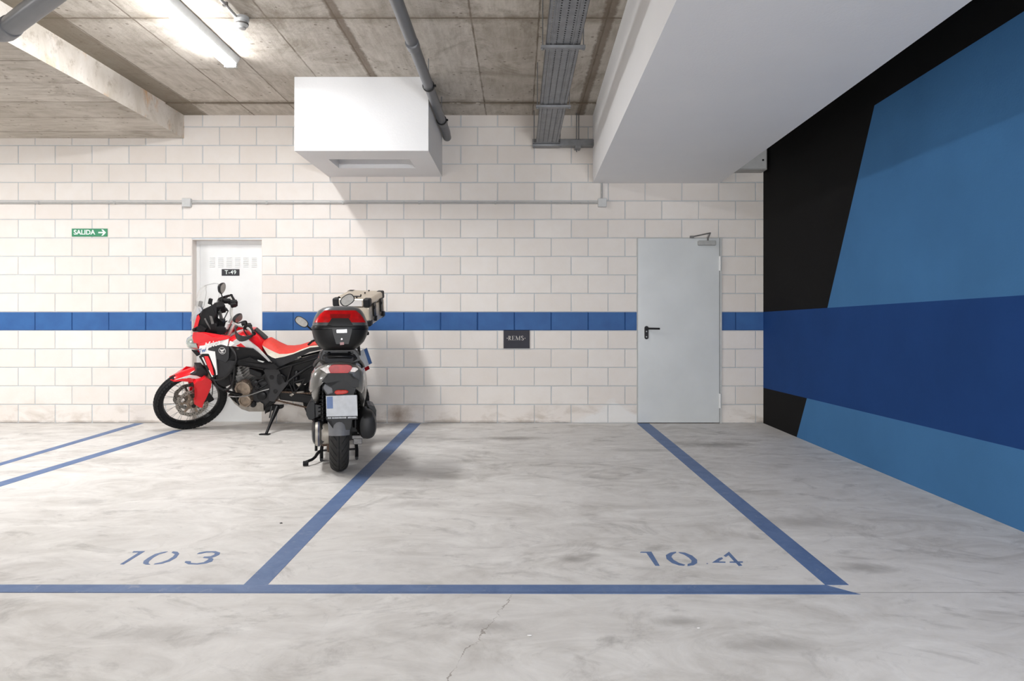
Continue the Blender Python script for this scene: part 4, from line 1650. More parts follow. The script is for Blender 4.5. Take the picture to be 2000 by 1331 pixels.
    for i, p in enumerate(hl):
        q = pk(c2(*p), 0.0)
        hw = (0.10, 0.135, 0.15, 0.14, 0.10, 0.06)[i]
        ring = []
        for j in range(13):
            a = -PI / 2 + PI * j / 12
            ring.append(q + Vector((-0.10 * (1 - math.cos(a)), hw * math.sin(a), 0)))
        back = [r_ + Vector((-0.05, 0, 0)) for r_ in ring[::-1]]
        rows.append(ring + back)
    loft(bm, rows)
    part('headlamp', bm, 'lens', None, smooth=True, auto=45)
    bm = bmesh.new()
    flat(bm, [c2(*p) for p in [(150, 690), (200, 668), (330, 790), (310, 830), (270, 850), (150, 715)]], 0.062, 0.124, both=False)
    flat(bm, [c2(*p) for p in [(225, 560), (300, 590), (310, 680), (255, 690), (200, 640)]], 0.10, 0.03)
    part('headlamp_bezel', bm, 'black', None, bev=0.005)
    # windscreen: curved sheet
    bm = bmesh.new()
    cen = [(357, 421), (371, 376), (390, 322), (404, 258), (418, 198), (442, 160), (470, 150)]
    edg = [(425, 408), (445, 356), (462, 306), (474, 250), (482, 206), (478, 174), (480, 156)]
    ws = [0.085, 0.13, 0.165, 0.17, 0.165, 0.14, 0.09]
    sheet = []
    for p, e, w_ in zip(cen, edg, ws):
        q0 = pk(c1(*p), 0.0)
        q1 = pk(c1(*e), w_)
        row = []
        for j in range(17):
            u = -1 + j / 8
            m = abs(u) ** 1.9
            row.append(Vector((q0.x + (q1.x - q0.x) * m, u * w_, q0.z + (q1.z - q0.z) * m)))
        sheet.append(row)
    front = [[bm.verts.new(v) for v in r_] for r_ in sheet]
    back = [[bm.verts.new(v + Vector((-0.004, 0, 0))) for v in r_] for r_ in sheet]
    for i in range(len(sheet) - 1):
        for j in range(16):
            bm.faces.new((front[i][j], front[i][j + 1], front[i + 1][j + 1], front[i + 1][j]))
            bm.faces.new((back[i][j], back[i + 1][j], back[i + 1][j + 1], back[i][j + 1]))
    nr = len(sheet)
    edge = [(0, j) for j in range(17)] + [(i, 16) for i in range(1, nr)] + [(nr - 1, j) for j in range(15, -1, -1)] + [(i, 0) for i in range(nr - 2, 0, -1)]
    for a_, b_ in zip(edge, edge[1:] + edge[:1]):
        bm.faces.new((front[a_[0]][a_[1]], front[b_[0]][b_[1]], back[b_[0]][b_[1]], back[a_[0]][a_[1]]))
    scr = part('windscreen', bm, 'glass', None, smooth=True, auto=50)
    bm = bmesh.new()
    for i in range(nr - 1):
        for j in (0, 16):
            tube(bm, [sheet[i][j], sheet[i + 1][j]], 0.0014, 6)
    tube(bm, sheet[-1], 0.0014, 6)
    part('screen_edge', bm, 'cast', scr)
    for (p, w_) in (((437, 290), -0.07), ((512, 270), 0.10)):
        bm = bmesh.new()
        q = pk(c1(*p), w_)
        obox(bm, q, (0.014, 0, 0.006), (0, 0.016, 0), (-0.008, 0, 0.026))
        tube(bm, [q, q + Vector((-0.03, 0, -0.11))], 0.008, 8)
        part('screen_mount', bm, 'satin', scr, bev=0.003)
    # red uprights beside the screen and the black inner cockpit
    bm = bmesh.new()
    flat(bm, [c1(*p) for p in [(420, 372), (432, 400), (418, 452), (405, 500), (378, 498), (392, 440), (405, 392)]], 0.115, 0.02)
    part('cowl_upright', bm, 'red', cw, bev=0.004)
    bm = bmesh.new()
    flat(bm, [cz(*p) for p in [(440, 625), (600, 520), (775, 405), (788, 600), (770, 720), (800, 850), (1000, 865), (1010, 960), (850, 1035), (700, 1000), (560, 960), (400, 945), (470, 800)]], 0.105, 0.05, both=False)
    flat(bm, [cz(*p) for p in [(560, 700), (800, 860), (1000, 870), (1010, 960), (850, 1035), (700, 1000), (560, 960), (400, 945)]], 0.05, 0.16, both=False)
    flat(bm, [c1(*p) for p in [(395, 470), (440, 455), (480, 480), (465, 505), (385, 502)]], 0.145, 0.03)
    ip = part('cockpit_panel', bm, 'black', None, bev=0.006)
    bm = bmesh.new()
    a0, a1 = pk(c1(455, 350), 0), pk(c1(545, 400), 0)
    obox(bm, (a0 + a1) / 2, ((a1.x - a0.x) / 2 * 0.5, 0, 0.03), (0, 0.10, 0), (0.03, 0, 0.055))
    obox(bm, pk(c1(560, 455), 0), (0.05, 0, 0), (0, 0.11, 0), (0, 0, 0.05))
    part('instrument_panel', bm, 'satin', ip, bev=0.012)
    bm = bmesh.new()
    flat(bm, [c1(*p) for p in [(505, 380), (525, 385), (540, 440), (520, 445)]], 0.11, 0.02)
    bar(bm, [(c1(470, 400), 0.112), (c1(490, 440), 0.112), (c1(520, 490), 0.10)], 0.009, 1)
    part('cockpit_bracket', bm, 'cast', ip)
    # clamp-on switchgear seen behind the screen, and cables
    bm = bmesh.new()
    for pts in ([(590, 330), (560, 400), (580, 470), (620, 520)], [(650, 340), (610, 420), (560, 480), (520, 530)], [(640, 420), (600, 440), (540, 420), (500, 400)]):
        bar(bm, [(c1(*p), w_) for p, w_ in zip(pts, (-0.12, -0.04, 0.03, 0.06))], 0.0055, 2)
    part('control_cables', bm, 'satin', hb, smooth=True)
    bm = bmesh.new()
    q = pk(c1(650, 470), 0.08)
    tube(bm, [q + Vector((0.02, 0, -0.01)), q + Vector((0.0, 0, 0.045))], [0.02, 0.02], 16)
    part('fluid_reservoir', bm, 'jbox', hb, smooth=True, auto=40)
    bm = bmesh.new()
    q = pk(cz(890, 480), -0.25, True)
    obox(bm, q, (0.046, 0, 0), (0, 0.05, 0), (0, 0, 0.045))
    obox(bm, pk(cz(1000, 350), -0.33, True), (0.05, 0, 0.012), (0, 0.03, 0), (-0.006, 0, 0.02))
    part('guard_bracket', bm, 'black', hb, True, bev=0.012)
    # front indicator
    bm = bmesh.new()
    q = pk(c1(402, 480), 0.17)
    for s in (1, -1):
        rings = []
        for k, r_ in ((0, 0.010), (0.02, 0.016), (0.05, 0.017), (0.062, 0.008)):
            rings.append([Vector((q.x + 0.014 * math.cos(a) * r_ / 0.016, s * (q.y + k), q.z + r_ * math.sin(a))) for a in [2 * PI * j / 14 for j in range(14)]])
        loft(bm, rings)
    part('turn_signal', bm, 'satin', None, smooth=True)

    # ---------------- side fairings
    bm = bmesh.new()
    wf = lambda x: 0.165 + 0.06 * min(1, max(0, (x - 180) / 500)) 
    pan = lambda b, pts, th, dw=0.0, fn=c2: panel(b, [(fn(*p), wf(p[0]) + dw) for p in pts], th)
    pan(bm, [(190, 330), (400, 330), (520, 385), (650, 440), (900, 400), (985, 425), (960, 470), (800, 505), (700, 540), (500, 575), (425, 612), (330, 622), (325, 560), (205, 560), (170, 430)], 0.02)
    sf = part('side_fairing', bm, 'red', None, bev=0.006)
    bm = bmesh.new()
    pan(bm, [(962, 468), (935, 625), (850, 600), (750, 582), (640, 610), (520, 660), (500, 720), (665, 742), (690, 1000), (712, 1250), (690, 1256), (650, 1010), (612, 870), (560, 810), (500, 788), (340, 795), (318, 690), (330, 622), (425, 612), (500, 574), (700, 540)], 0.018, 0.001)
    pan(bm, [(985, 520), (1080, 575), (1010, 632), (955, 628)], 0.018, 0.001)
    part('white_panel', bm, 'bwhite', sf, bev=0.004)
    bm = bmesh.new()
    pan(bm, [(520, 675), (640, 615), (750, 586), (850, 604), (972, 650), (962, 900), (900, 985), (800, 940), (700, 905), (680, 745), (505, 705)], 0.02, 0.003)
    pan(bm, [(700, 905), (800, 940), (900, 985), (960, 930), (1100, 950), (1060, 1180), (900, 1270), (730, 1330), (712, 1100)], 0.03, -0.03)
    bp = part('radiator_cover', bm, 'char', sf, bev=0.006)
    bm = bmesh.new()
    pan(bm, [(310, 855), (380, 800), (540, 800), (620, 890), (655, 1000), (690, 1260), (640, 1330), (560, 1300), (430, 1040)], 0.03, -0.006)
    part('radiator_shroud', bm, 'satin', sf, bev=0.01)
    bm = bmesh.new()
    pan(bm, [(425, 850), (510, 848), (560, 950), (610, 1100), (640, 1255), (590, 1262), (500, 1060)], 0.012, 0.004)
    part('red_insert', bm, 'red', sf, bev=0.004)
    bm = bmesh.new()
    pan(bm, [(378, 872), (405, 870), (478, 1030), (470, 1045)], 0.01, 0.003)
    pan(bm, [(528, 1150), (545, 1150), (620, 1290), (600, 1300)], 0.01, 0.003)
    part('white_line', bm, 'bwhite', sf)
    # lettering and wing emblem on the flank
    q = pk(c2(595, 590), wf(600))
    wl = wf(600) + 0.0045
    ang = math.radians(14)
    def on_flank(x0, z0, w_, an):
        return lambda u, v, h_: Vector((x0 - (u * math.cos(an) - v * math.sin(an)), w_ + h_, z0 + u * math.sin(an) + v * math.cos(an)))
    q = pk(c2(585, 592), wf(600) + 0.004)
    an_ = math.radians(17)
    def script(u, v, h_):
        du = u * math.cos(an_) - v * math.sin(an_)
        return Vector((q.x - du, wf(585 + du * 2100) + 0.0035 + h_, q.z + u * math.sin(an_) + v * math.cos(an_)))
    bm = text_bm('Africa', 0.078, script, 0.003, 0.0012, shear=0.35)
    part('lettering', bm, 'bwhite', sf)
    q = pk(c2(418, 715), wf(420))
    bm = text_bm('Twin', 0.055, on_flank(q.x, q.z, wf(420) + 0.0055, ang), 0.002, 0.001, shear=0.35)
    part('lettering', bm, 'euro', sf)
    q = pk(c2(825, 722), wf(825))
    w_ = wf(825) + 0.0045
    bm = bmesh.new()
    lathe(bm, [(0.0335, 0), (0.0335, 0.0015), (0.0305, 0.0015), (0.0305, 0)], (q.x, w_, q.z), (0, 1, 0), 40, closed=True)
    def wing(dz, L, hgt):
        pts = [(0.022, 0.012 + dz), (0.004, 0.004 + dz), (-0.024, 0.012 + dz), (-0.020, 0.001 + dz), (-0.004, -0.009 + dz), (0.016, -0.006 + dz), (0.010, 0.0 + dz)]
        return [(q.x + a, w_, q.z + b) for a, b in pts]
    ngon(bm, wing(0.004, 1, 1), (0, 0.0012, 0))
    for k in range(3):
        obox(bm, (q.x - 0.004 + 0.006 * k, w_ + 0.0006, q.z - 0.012 - 0.003 * k), (0.012, 0, 0.004), (0, 0.0006, 0), (0.0, 0, 0.0016))
    e = part('wing_emblem', bm, 'bwhite', sf)

    # ---------------- fuel tank
    bm = bmesh.new()
    toppts = [(960, 425), (1000, 370), (1150, 330), (1330, 300), (1540, 272)]
    tk = [((655, 545), (655, 700)), ((700, 520), (700, 720)), ((760, 490), (750, 730)), ((800, 474), (800, 720)), ((840, 476), (850, 705)), ((890, 515), (890, 700)), ((935, 560), (940, 690))]
    rings = []
    for i, (a, b) in enumerate(tk):
        qa, qb = pk(c1(*a), 0.0), pk(c1(*b), 0.0)
        hw = (0.13, 0.165, 0.185, 0.185, 0.165, 0.13, 0.10)[i]
        zm = (qa.z + qb.z) / 2
        hz = (qa.z - qb.z) / 2
        ring = []
        for j in range(24):
            th_ = 2 * PI * j / 24
            cs, sn = math.cos(th_), math.sin(th_)
            x = qa.x + (qb.x - qa.x) * (1 - sn) / 2
            ring.append(Vector((x, math.copysign(abs(cs) ** 0.6, cs) * hw, zm + math.copysign(abs(sn) ** 0.75, sn) * hz)))
        rings.append(ring)
    loft(bm, rings)
    tank = part('fuel_tank', bm, 'red', None, smooth=True, auto=60)
    wt = 0.192
    wtf = lambda x: 0.192 - 0.07 * max(0.0, (x - 330) / 260)
    side = lambda b, pts, dw, th: panel(b, [(c5(*p), wtf(p[0]) + dw) for p in pts], th)
    bm = bmesh.new()
    side(bm, [(95, 215), (115, 185), (260, 98), (340, 160), (440, 238), (500, 300), (590, 400), (570, 405), (480, 330), (380, 255), (230, 235)], 0.0, 0.02)
    part('white_panel', bm, 'bwhite', tank, bev=0.003)
    bm = bmesh.new()
    side(bm, [(100, 235), (230, 232), (380, 252), (450, 300), (560, 395), (605, 430), (560, 442), (450, 395), (345, 352), (200, 392), (95, 385)], 0.003, 0.03)
    flat(bm, [c5(*p) for p in [(200, 395), (345, 355), (450, 398), (560, 445), (640, 430), (690, 480), (620, 500), (520, 478), (430, 465), (340, 425), (260, 420), (215, 450)]], wt - 0.005, 0.03)
    part('tank_cover', bm, 'black', tank, bev=0.006)
    bm = bmesh.new()
    flat(bm, [cz(*p) for p in [(1560, 890), (1720, 1020), (1790, 1085), (1740, 1100), (1660, 1020), (1545, 930)]], 0.035, 0.07, both=False)
    part('tank_trim', bm, 'char', tank, bev=0.004)
    bm = bmesh.new()
    flat(bm, [c5(*p) for p in [(440, 382), (520, 405), (505, 416), (445, 396)]], wt - 0.001, 0.006)
    part('badge', bm, 'frame_grey', tank)
    bm = bmesh.new()
    flat(bm, [c5(*p) for p in [(190, 250), (215, 245), (228, 258), (200, 263)]], wt + 0.006, 0.006)
    part('bolt', bm, 'steel', tank)

    # ---------------- seat
    def seat_loft(upper, lower, hws, y_pow=0.5):
        bmx = bmesh.new()
        rings = []
        for a, b, hw in zip(upper, lower, hws):
            qa, qb = pk(c5(*a), hw * 0.55), pk(c5(*b), hw)
            ring = []
            for j in range(9):
                u = -1 + j / 4
                m = abs(u) ** 3.0
                ring.append(Vector((qa.x + (qb.x - qa.x) * m, u * hw, qa.z - (qa.z - qb.z) * m)))
            und = [Vector((r_.x, r_.y * 0.9, min(r_.z, qb.z) - 0.004)) for r_ in ring[::-1]]
            rings.append(ring + und)
        loft(bmx, rings)
        return bmx
    up_ = [(498, 165), (560, 140), (640, 200), (720, 250), (800, 258), (880, 250), (960, 228), (1060, 200), (1200, 180)]
    mid = [(498, 212), (560, 250), (640, 290), (700, 314), (790, 312), (870, 298), (960, 258), (1060, 222), (1200, 205)]
    bot = [(510, 240), (560, 320), (610, 352), (650, 366), (760, 345), (870, 312), (960, 275), (1060, 238), (1200, 225)]
    low = [(560, 345), (600, 400), (640, 440), (685, 470), (780, 430), (870, 392), (960, 338), (1060, 290), (1200, 262)]
    hw = [0.10, 0.115, 0.135, 0.145, 0.15, 0.15, 0.145, 0.135, 0.12]
    st_ = part('seat', seat_loft(up_, mid, hw), 'seat_red', None, smooth=True, auto=60)
    bm = bmesh.new()
    for i in range(len(mid) - 1):
        panel(bm, [(c5(*mid[i]), hw[i]), (c5(*mid[i + 1]), hw[i + 1]), (c5(*bot[i + 1]), hw[i + 1] + 0.004), (c5(*bot[i]), hw[i] + 0.004)], 0.02)
    part('cream_band', bm, 'seat_white', st_)
    bm = bmesh.new()
    for i in range(len(mid) - 1):
        panel(bm, [(c5(*bot[i]), hw[i] + 0.004), (c5(*bot[i + 1]), hw[i + 1] + 0.004), (c5(*low[i + 1]), hw[i + 1] + 0.004), (c5(*low[i]), hw[i] + 0.004)], 0.03)
    part('seat_side', bm, 'seat_black', st_)

    # ---------------- engine, frame, guards
    bm = bmesh.new()
    flat(bm, [c5(*p) for p in [(170, 690), (330, 640), (560, 640), (620, 760), (600, 880), (520, 960), (330, 960), (210, 850)]], 0.13, 0.26, both=False)
    en = part('engine', bm, 'char', None, bev=0.02, seg=3)
    bm = bmesh.new()
    a, b = pk(c5(285, 690), 0.0), pk(c5(190, 450), 0.0)
    d_ = (b - a)
    nfin = 9
    for k in range(nfin):
        p = a + d_ * (k / (nfin - 1))
        obox(bm, p, Vector((-d_.z, 0, d_.x)).normalized() * 0.085, Vector((0, 0.115, 0)), d_.normalized() * 0.0055)
    obox(bm, (a + b) / 2, Vector((-d_.z, 0, d_.x)).normalized() * 0.072, Vector((0, 0.108, 0)), d_ * 0.5)
    part('cylinder', bm, 'steel', en, bev=0.002)
    bm = bmesh.new()
    for p, r_, h_ in (((285, 715), 0.082, 0.045), ((312, 850), 0.066, 0.05)):
        q = pk(c5(*p), 0.14)
        lathe(bm, [(r_, -0.03), (r_, h_ * 0.6), (r_ * 0.92, h_), (r_ * 0.72, h_ + 0.004), (r_ * 0.68, h_ - 0.006), (r_ * 0.3, h_ - 0.004), (0.001, h_ - 0.002)], (q.x, 0.14, q.z), (0, 1, 0), 40)
        for k in range(8):
            a_ = 2 * PI * k / 8
            lathe(bm, [(0.007, 0), (0.007, 0.008)], (q.x + r_ * 0.96 * math.cos(a_), 0.14 + h_ * 0.6, q.z + r_ * 0.96 * math.sin(a_)), (0, 1, 0), 8)
    part('engine_cover', bm, 'gold', en, smooth=True, auto=35)
    bm = bmesh.new()
    for p, r_ in (((420, 650), 0.035), ((450, 700), 0.03), ((500, 800), 0.045), ((400, 900), 0.03)):
        q = pk(c5(*p), 0.13)
        lathe(bm, [(r_, 0), (r_, 0.03), (r_ * 0.6, 0.04), (0.004, 0.04)], (q.x, 0.13, q.z), (0, 1, 0), 20)
    bar(bm, [(c5(520, 610), 0.16), (c5(430, 650), 0.165), (c5(440, 740), 0.165), (c5(560, 665), 0.165)], 0.008, 2)
    bar(bm, [(c5(150, 560), 0.15), (c5(190, 640), 0.16), (c5(230, 670), 0.16)], 0.006, 1)
    part('engine_fitting', bm, 'satin', en, smooth=True, auto=40)
    bm = bmesh.new()
    flat(bm, [c5(*p) for p in [(335, 478), (490, 540), (492, 585), (440, 590), (345, 555)]], 0.165, 0.10)
    part('air_box', bm, 'black', None, bev=0.012, seg=3)
    bm = bmesh.new()
    sk = [(95, 800), (130, 845), (190, 895), (260, 925), (330, 940), (390, 900), (470, 880), (510, 905), (515, 995), (340, 995), (250, 965), (170, 900)]
    flat(bm, [c5(*p) for p in sk], 0.145, 0.012)
    und = [(95, 800), (170, 900), (250, 965), (340, 995), (515, 995)]
    U = [pk(c5(*p), 0.145) for p in und]
    for a, b in zip(U[:-1], U[1:]):
        ngon(bm, [(a.x, 0.1445, a.z), (b.x, 0.1445, b.z), (b.x, -0.1445, b.z), (a.x, -0.1445, a.z)], (0, 0, 0.004))
    part('skid_plate', bm, 'alu', None, bev=0.004)
    # crash bars
    bm = bmesh.new()
    bar(bm, [(c1(655, 600), 0.20), (c1(720, 690), 0.285), (c1(700, 760), 0.30), (c1(640, 850), 0.29), (c1(560, 880), 0.25), (c1(520, 860), 0.19)], 0.0125, 2, both=True, seg=12)
    bar(bm, [(c1(540, 870), 0.235), (c1(570, 930), 0.25), (c1(640, 955), 0.26), (c1(690, 900), 0.28), (c1(700, 760), 0.30)], 0.0125, 2, both=True, seg=12)
    bar(bm, [(c1(640, 955), 0.26), (c1(700, 975), 0.22), (c1(760, 985), 0.17)], 0.0125, 1, both=True, seg=12)
    part('crash_bar', bm, 'satin', None, smooth=True, auto=60)
    bm = bmesh.new()
    bar(bm, [(c5(95, 812), 0.15), (c5(200, 822), 0.20), (c5(330, 808), 0.21), (c5(450, 762), 0.20), (c5(580, 728), 0.17)], 0.006, 2, both=True)
    part('guard_rod', bm, 'steel', None, smooth=True)
    bm = bmesh.new()
    flat(bm, [c1(*p) for p in [(560, 680), (690, 720), (720, 800), (690, 900), (620, 930), (560, 900), (545, 800)]], 0.12, 0.24, both=False)
    part('radiator', bm, 'satin', None, bev=0.01)
    bm = bmesh.new()
    bar(bm, [(c5(0, 380), 0.12), (c5(120, 480), 0.14), (c5(150, 700), 0.14), (c5(230, 920), 0.13)], 0.016, 1, both=True)
    bar(bm, [(c5(120, 400), 0.14), (c5(330, 450), 0.16), (c5(520, 490), 0.17)], 0.018, 1, both=True)
    bar(bm, [(c5(690, 495), 0.15), (c5(850, 445), 0.15), (c5(1060, 385), 0.14), (c5(1250, 330), 0.12)], 0.011, 0, both=True)
    bar(bm, [(c5(850, 445), 0.15), (c5(792, 640), 0.15)], 0.012, 0, both=True)
    bar(bm, [(c5(700, 690), 0.15), (c5(800, 645), 0.15), (c5(870, 590), 0.15), (c5(1010, 490), 0.14), (c5(1200, 390), 0.13)], 0.013, 0, both=True)
    part('frame', bm, 'satin', None, smooth=True, auto=60)
    bm = bmesh.new()
    flat(bm, [c5(*p) for p in [(430, 462), (540, 474), (620, 500), (690, 498), (702, 535), (672, 560), (664, 640), (690, 690), (770, 650), (800, 640), (806, 662), (740, 740), (690, 800), (640, 880), (580, 870), (570, 800), (605, 735), (570, 610), (520, 520)]], 0.165, 0.05)
    pp = part('frame_plate', bm, 'char', None, bev=0.01, seg=3)
    bm = bmesh.new()
    q = pk(c5(610, 590), 0.167)
    for s in (1, -1):
        lathe(bm, [(0.024, 0), (0.024, 0.001)], (q.x, s * 0.1655, q.z), (0, s, 0), 24)  # thin black disc stands in for the dark hole in the plate
        q2 = pk(c5(652, 755), 0.167)
        lathe(bm, [(0.02, 0), (0.02, 0.006), (0.012, 0.01)], (q2.x, s * 0.1655, q2.z), (0, s, 0), 20)
    part('cap_and_dark_hole', bm, 'satin', pp)
    # black body behind the frame tubes
    bm = bmesh.new()
    flat(bm, [c5(*p) for p in [(690, 500), (850, 450), (1060, 395), (1280, 330), (1280, 390), (1060, 500), (900, 600), (800, 650), (700, 690), (670, 600)]], 0.125, 0.25, both=False)
    flat(bm, [c5(*p) for p in [(360, 620), (560, 600), (690, 690), (700, 800), (640, 900), (520, 980), (420, 960), (420, 760)]], 0.12, 0.24, both=False)
    flat(bm, [c5(*p) for p in [(800, 640), (900, 590), (1280, 380), (1280, 560), (1060, 640), (960, 690), (860, 700)]], 0.11, 0.22, both=False)
    part('tail_body', bm, 'black', None, bev=0.02)
    q = pk(c5(718, 612), 0.15)
    bm = bmesh.new()
    lathe(bm, [(0.05, -0.02), (0.05, 0.01), (0.042, 0.016), (0.02, 0.016), (0.018, 0.024), (0.002, 0.024)], (q.x, 0.14, q.z), (0, 1, 0), 28)
    part('preload_knob', bm, 'satin', None, smooth=True, auto=35)
    # foot pegs and carrier bracket
    bm = bmesh.new()
    for pts in ([(870, 600), (875, 700), (900, 760)], [(1010, 605), (940, 700), (880, 770)], [(870, 650), (1010, 610)], [(820, 660), (860, 760)]):
        bar(bm, [(c5(*p), 0.175) for p in pts], 0.009, both=True)
    pg = part('peg_bracket', bm, 'satin', None, smooth=True, auto=50)
    bm = bmesh.new()
    flat(bm, [c5(*p) for p in [(890, 665), (950, 655), (960, 690), (920, 700)]], 0.182, 0.012)
    flat(bm, [c5(*p) for p in [(815, 800), (850, 780), (875, 790), (840, 820)]], 0.24, 0.06)
    flat(bm, [c5(*p) for p in [(900, 762), (985, 756), (990, 770), (905, 778)]], 0.2, 0.02)
    flat(bm, [c5(*p) for p in [(910, 355), (950, 340), (960, 352), (915, 370)]], 0.172, 0.012)
    part('foot_peg', bm, 'alu', pg, bev=0.003)
    # swing arm, chain, rear brake
    bm = bmesh.new()
    A0 = pk(c5(700, 790), 0.12)
    for s in (1, -1):
        rings = []
        for k in range(5):
            f = k / 4
            p = Vector((A0.x * (1 - f) + (-0.03) * f, 0, A0.z * (1 - f) + (rr_ - 0.005) * f))
            hh = 0.055 * (1 - f) + 0.032 * f
            rings.append([p + Vector((0, s * (0.10 + a_), b_)) for a_, b_ in ((0, hh), (0.035, hh), (0.035, -hh), (0, -hh))])
        loft(bm, rings)
    box(bm, (A0.x - 0.13, -0.1, A0.z - 0.05), (A0.x - 0.06, 0.1, A0.z + 0.05))
    sw = part('swing_arm', bm, 'black', None, bev=0.01)
    bm = bmesh.new()
    q0, q1 = Vector((A0.x + 0.06, 0.148, A0.z)), Vector((0, 0.148, rr_))
    for dz0, dz1 in ((0.04, 0.10), (-0.045, -0.10)):
        d_ = (q1 + Vector((0, 0, dz1))) - (q0 + Vector((0, 0, dz0)))
        n = 44
        for k in range(n):
            p = q0 + Vector((0, 0, dz0)) + d_ * ((k + 0.5) / n)
            obox(bm, p, d_ / n * 0.42, (0, 0.006 if k % 2 else 0.009, 0), Vector((-d_.z, 0, d_.x)).normalized() * 0.007)
    lathe(bm, [(0.102, -0.004), (0.102, 0.004), (0.07, 0.004), (0.07, -0.004)], q1, (0, 1, 0), 44, closed=True)
    part('drive_chain', bm, 'rust', sw)
    bm = bmesh.new()
    rg = []
    ds = A0 + Vector((-0.16, 0, 0.03))
    tube(bm, [ds, ds + Vector((-0.03, 0, 0.2)), pk(c5(860, 480), 0)], 0.03, 14)
    part('rear_shock', bm, 'satin', None, smooth=True)
    # exhaust on the far side
    bm = bmesh.new()
    tube(bm, [(0.72, -0.14, 0.34), (0.5, -0.19, 0.42), (0.35, -0.2, 0.48), (0.28, -0.2, 0.51)], 0.024, 14, smooth_path=1)
    tube(bm, [(0.30, -0.2, 0.50), (0.26, -0.2, 0.52), (-0.06, -0.21, 0.62), (-0.09, -0.21, 0.63)], [0.03, 0.056, 0.056, 0.04], 20)
    part('exhaust', bm, 'alu', None, smooth=True, auto=40)
    # side stand reaching the floor
    bm = bmesh.new()
    foot = fl(518, 850)
    fp = BK.inv(foot + Vector((0.01, 0, 0.012)))
    tp = pk(c5(675, 940), 0.15)
    tube(bm, [tp, tp.lerp(fp, 0.3), tp.lerp(fp, 0.55), fp], [0.026, 0.023, 0.015, 0.013], 14)
    ss = part('side_stand', bm, 'satin', None, smooth=True, auto=50)
    bm = bmesh.new()
    upl = BK.A.transposed() @ Vector((0, 0, 1))
    xl = BK.A.transposed() @ Vector((1, -0.1, 0)).normalized()
    yl = upl.cross(xl)
    fq = BK.inv(foot)
    obox(bm, fq + upl * 0.0068 - xl * 0.005, xl * 0.048, yl * 0.026, upl * 0.006)
    part('stand_foot', bm, 'satin', ss, bev=0.004)
    bm = bmesh.new()
    tube(bm, [tp + Vector((0.05, 0.01, 0.01)), tp.lerp(fp, 0.4) + Vector((0.03, 0.01, 0))], 0.008, 8)
    flat(bm, [c5(*p) for p in [(545, 945), (610, 920), (690, 930), (740, 925), (740, 955), (640, 985), (560, 975), (530, 1030), (525, 980)]], 0.15, 0.04, both=False)
    part('stand_bracket', bm, 'satin', ss, bev=0.004)

    # ---------------- tail rack, top case, rear plate
    bm = bmesh.new()
    bar(bm, [(c5(1040, 205), 0.12), (c5(1100, 150), 0.13), (c5(1250, 120), 0.12), (c5(1500, 110), 0.10)], 0.011, 1, both=True)
    rz = pk((690, 640), 0.0)
    bx0, bx1 = pk((648, 606), 0.19), pk((722, 606), 0.19)
    zb_, zt_ = pk((690, 638), 0.19).z, pk((690, 585), 0.19).z
    zl_ = pk((690, 600), 0.19).z
    xf, xr = bx0.x, bx1.x
    box(bm, (xr + 0.05, -0.14, zb_ - 0.03), (xf - 0.03, 0.14, zb_ - 0.012))
    for yy in (-0.1, 0.1):
        tube(bm, [(xf - 0.08, yy, zb_ - 0.02), (xf + 0.02, yy, zb_ - 0.16)], 0.01, 10)
        tube(bm, [(xr + 0.1, yy, zb_ - 0.02), (xr + 0.22, yy * 1.1, zb_ - 0.2)], 0.01, 10)
    for yy in (-0.105, 0.085):
        ngon(bm, [(xf - 0.02, yy, zb_ - 0.02), (xr + 0.1, yy, zb_ - 0.02), (xr + 0.24, yy, zb_ - 0.21), (xf + 0.06, yy, zb_ - 0.19)], (0, 0.02, 0))
    box(bm, (xr + 0.22, -0.085, zb_ - 0.215), (xf + 0.06, 0.085, zb_ - 0.19))
    part('tail_rack', bm, 'satin', None, bev=0.003)
    bm = bmesh.new()
    box(bm, (xr, -0.19, zb_), (xf, 0.19, zl_ - 0.003))
    tc = part('top_case', bm, 'alu_box', None, bev=0.018, seg=3)
    tc['label'] = 'aluminium top case with black corner guards'
    bm = bmesh.new()
    box(bm, (xr - 0.002, -0.193, zl_), (xf + 0.002, 0.193, zt_))
    part('lid', bm, 'alu_box', tc, bev=0.02, seg=3)
    bm = bmesh.new()
    box(bm, (xr + 0.07, 0.1932, zl_ + 0.004), (xf - 0.07, 0.196, zl_ + 0.062))
    part('lid_band', bm, 'chrome', tc, bev=0.001)
    bm = bmesh.new()
    box(bm, (xr + 0.07, -0.196, zl_ + 0.004), (xf - 0.07, -0.1932, zl_ + 0.062))
    part('lid_band', bm, 'chrome', tc, bev=0.001)
    for cx_ in (xr, xf):
        for sy in (1, -1):
            for z0, z1 in ((zl_ - 0.004, zt_ + 0.003), (zb_ - 0.003, zb_ + 0.06)):
                bm = bmesh.new()
                sx = 1 if cx_ == xr else -1
                box(bm, (min(cx_ - sx * 0.004, cx_ + sx * 0.065), min(sy * 0.198, sy * 0.13), z0), (max(cx_ - sx * 0.004, cx_ + sx * 0.065), max(sy * 0.198, sy * 0.13), z1))
                part('corner_guard', bm, 'black', tc, bev=0.016, seg=3)
    for yy in (-0.09, 0.09):
        bm = bmesh.new()
        box(bm, (xr - 0.014, yy - 0.028, zb_ + 0.08), (xr - 0.001, yy + 0.028, zl_ + 0.02))
        box(bm, (xr - 0.02, yy - 0.018, zl_ - 0.04), (xr - 0.013, yy + 0.018, zl_ - 0.01))
        tube(bm, [(xr - 0.014, yy, zb_ + 0.03), (xr - 0.018, yy, zb_ + 0.08)], 0.014, 10)
        part('latch', bm, 'satin', tc, bev=0.005)
    bm = bmesh.new()
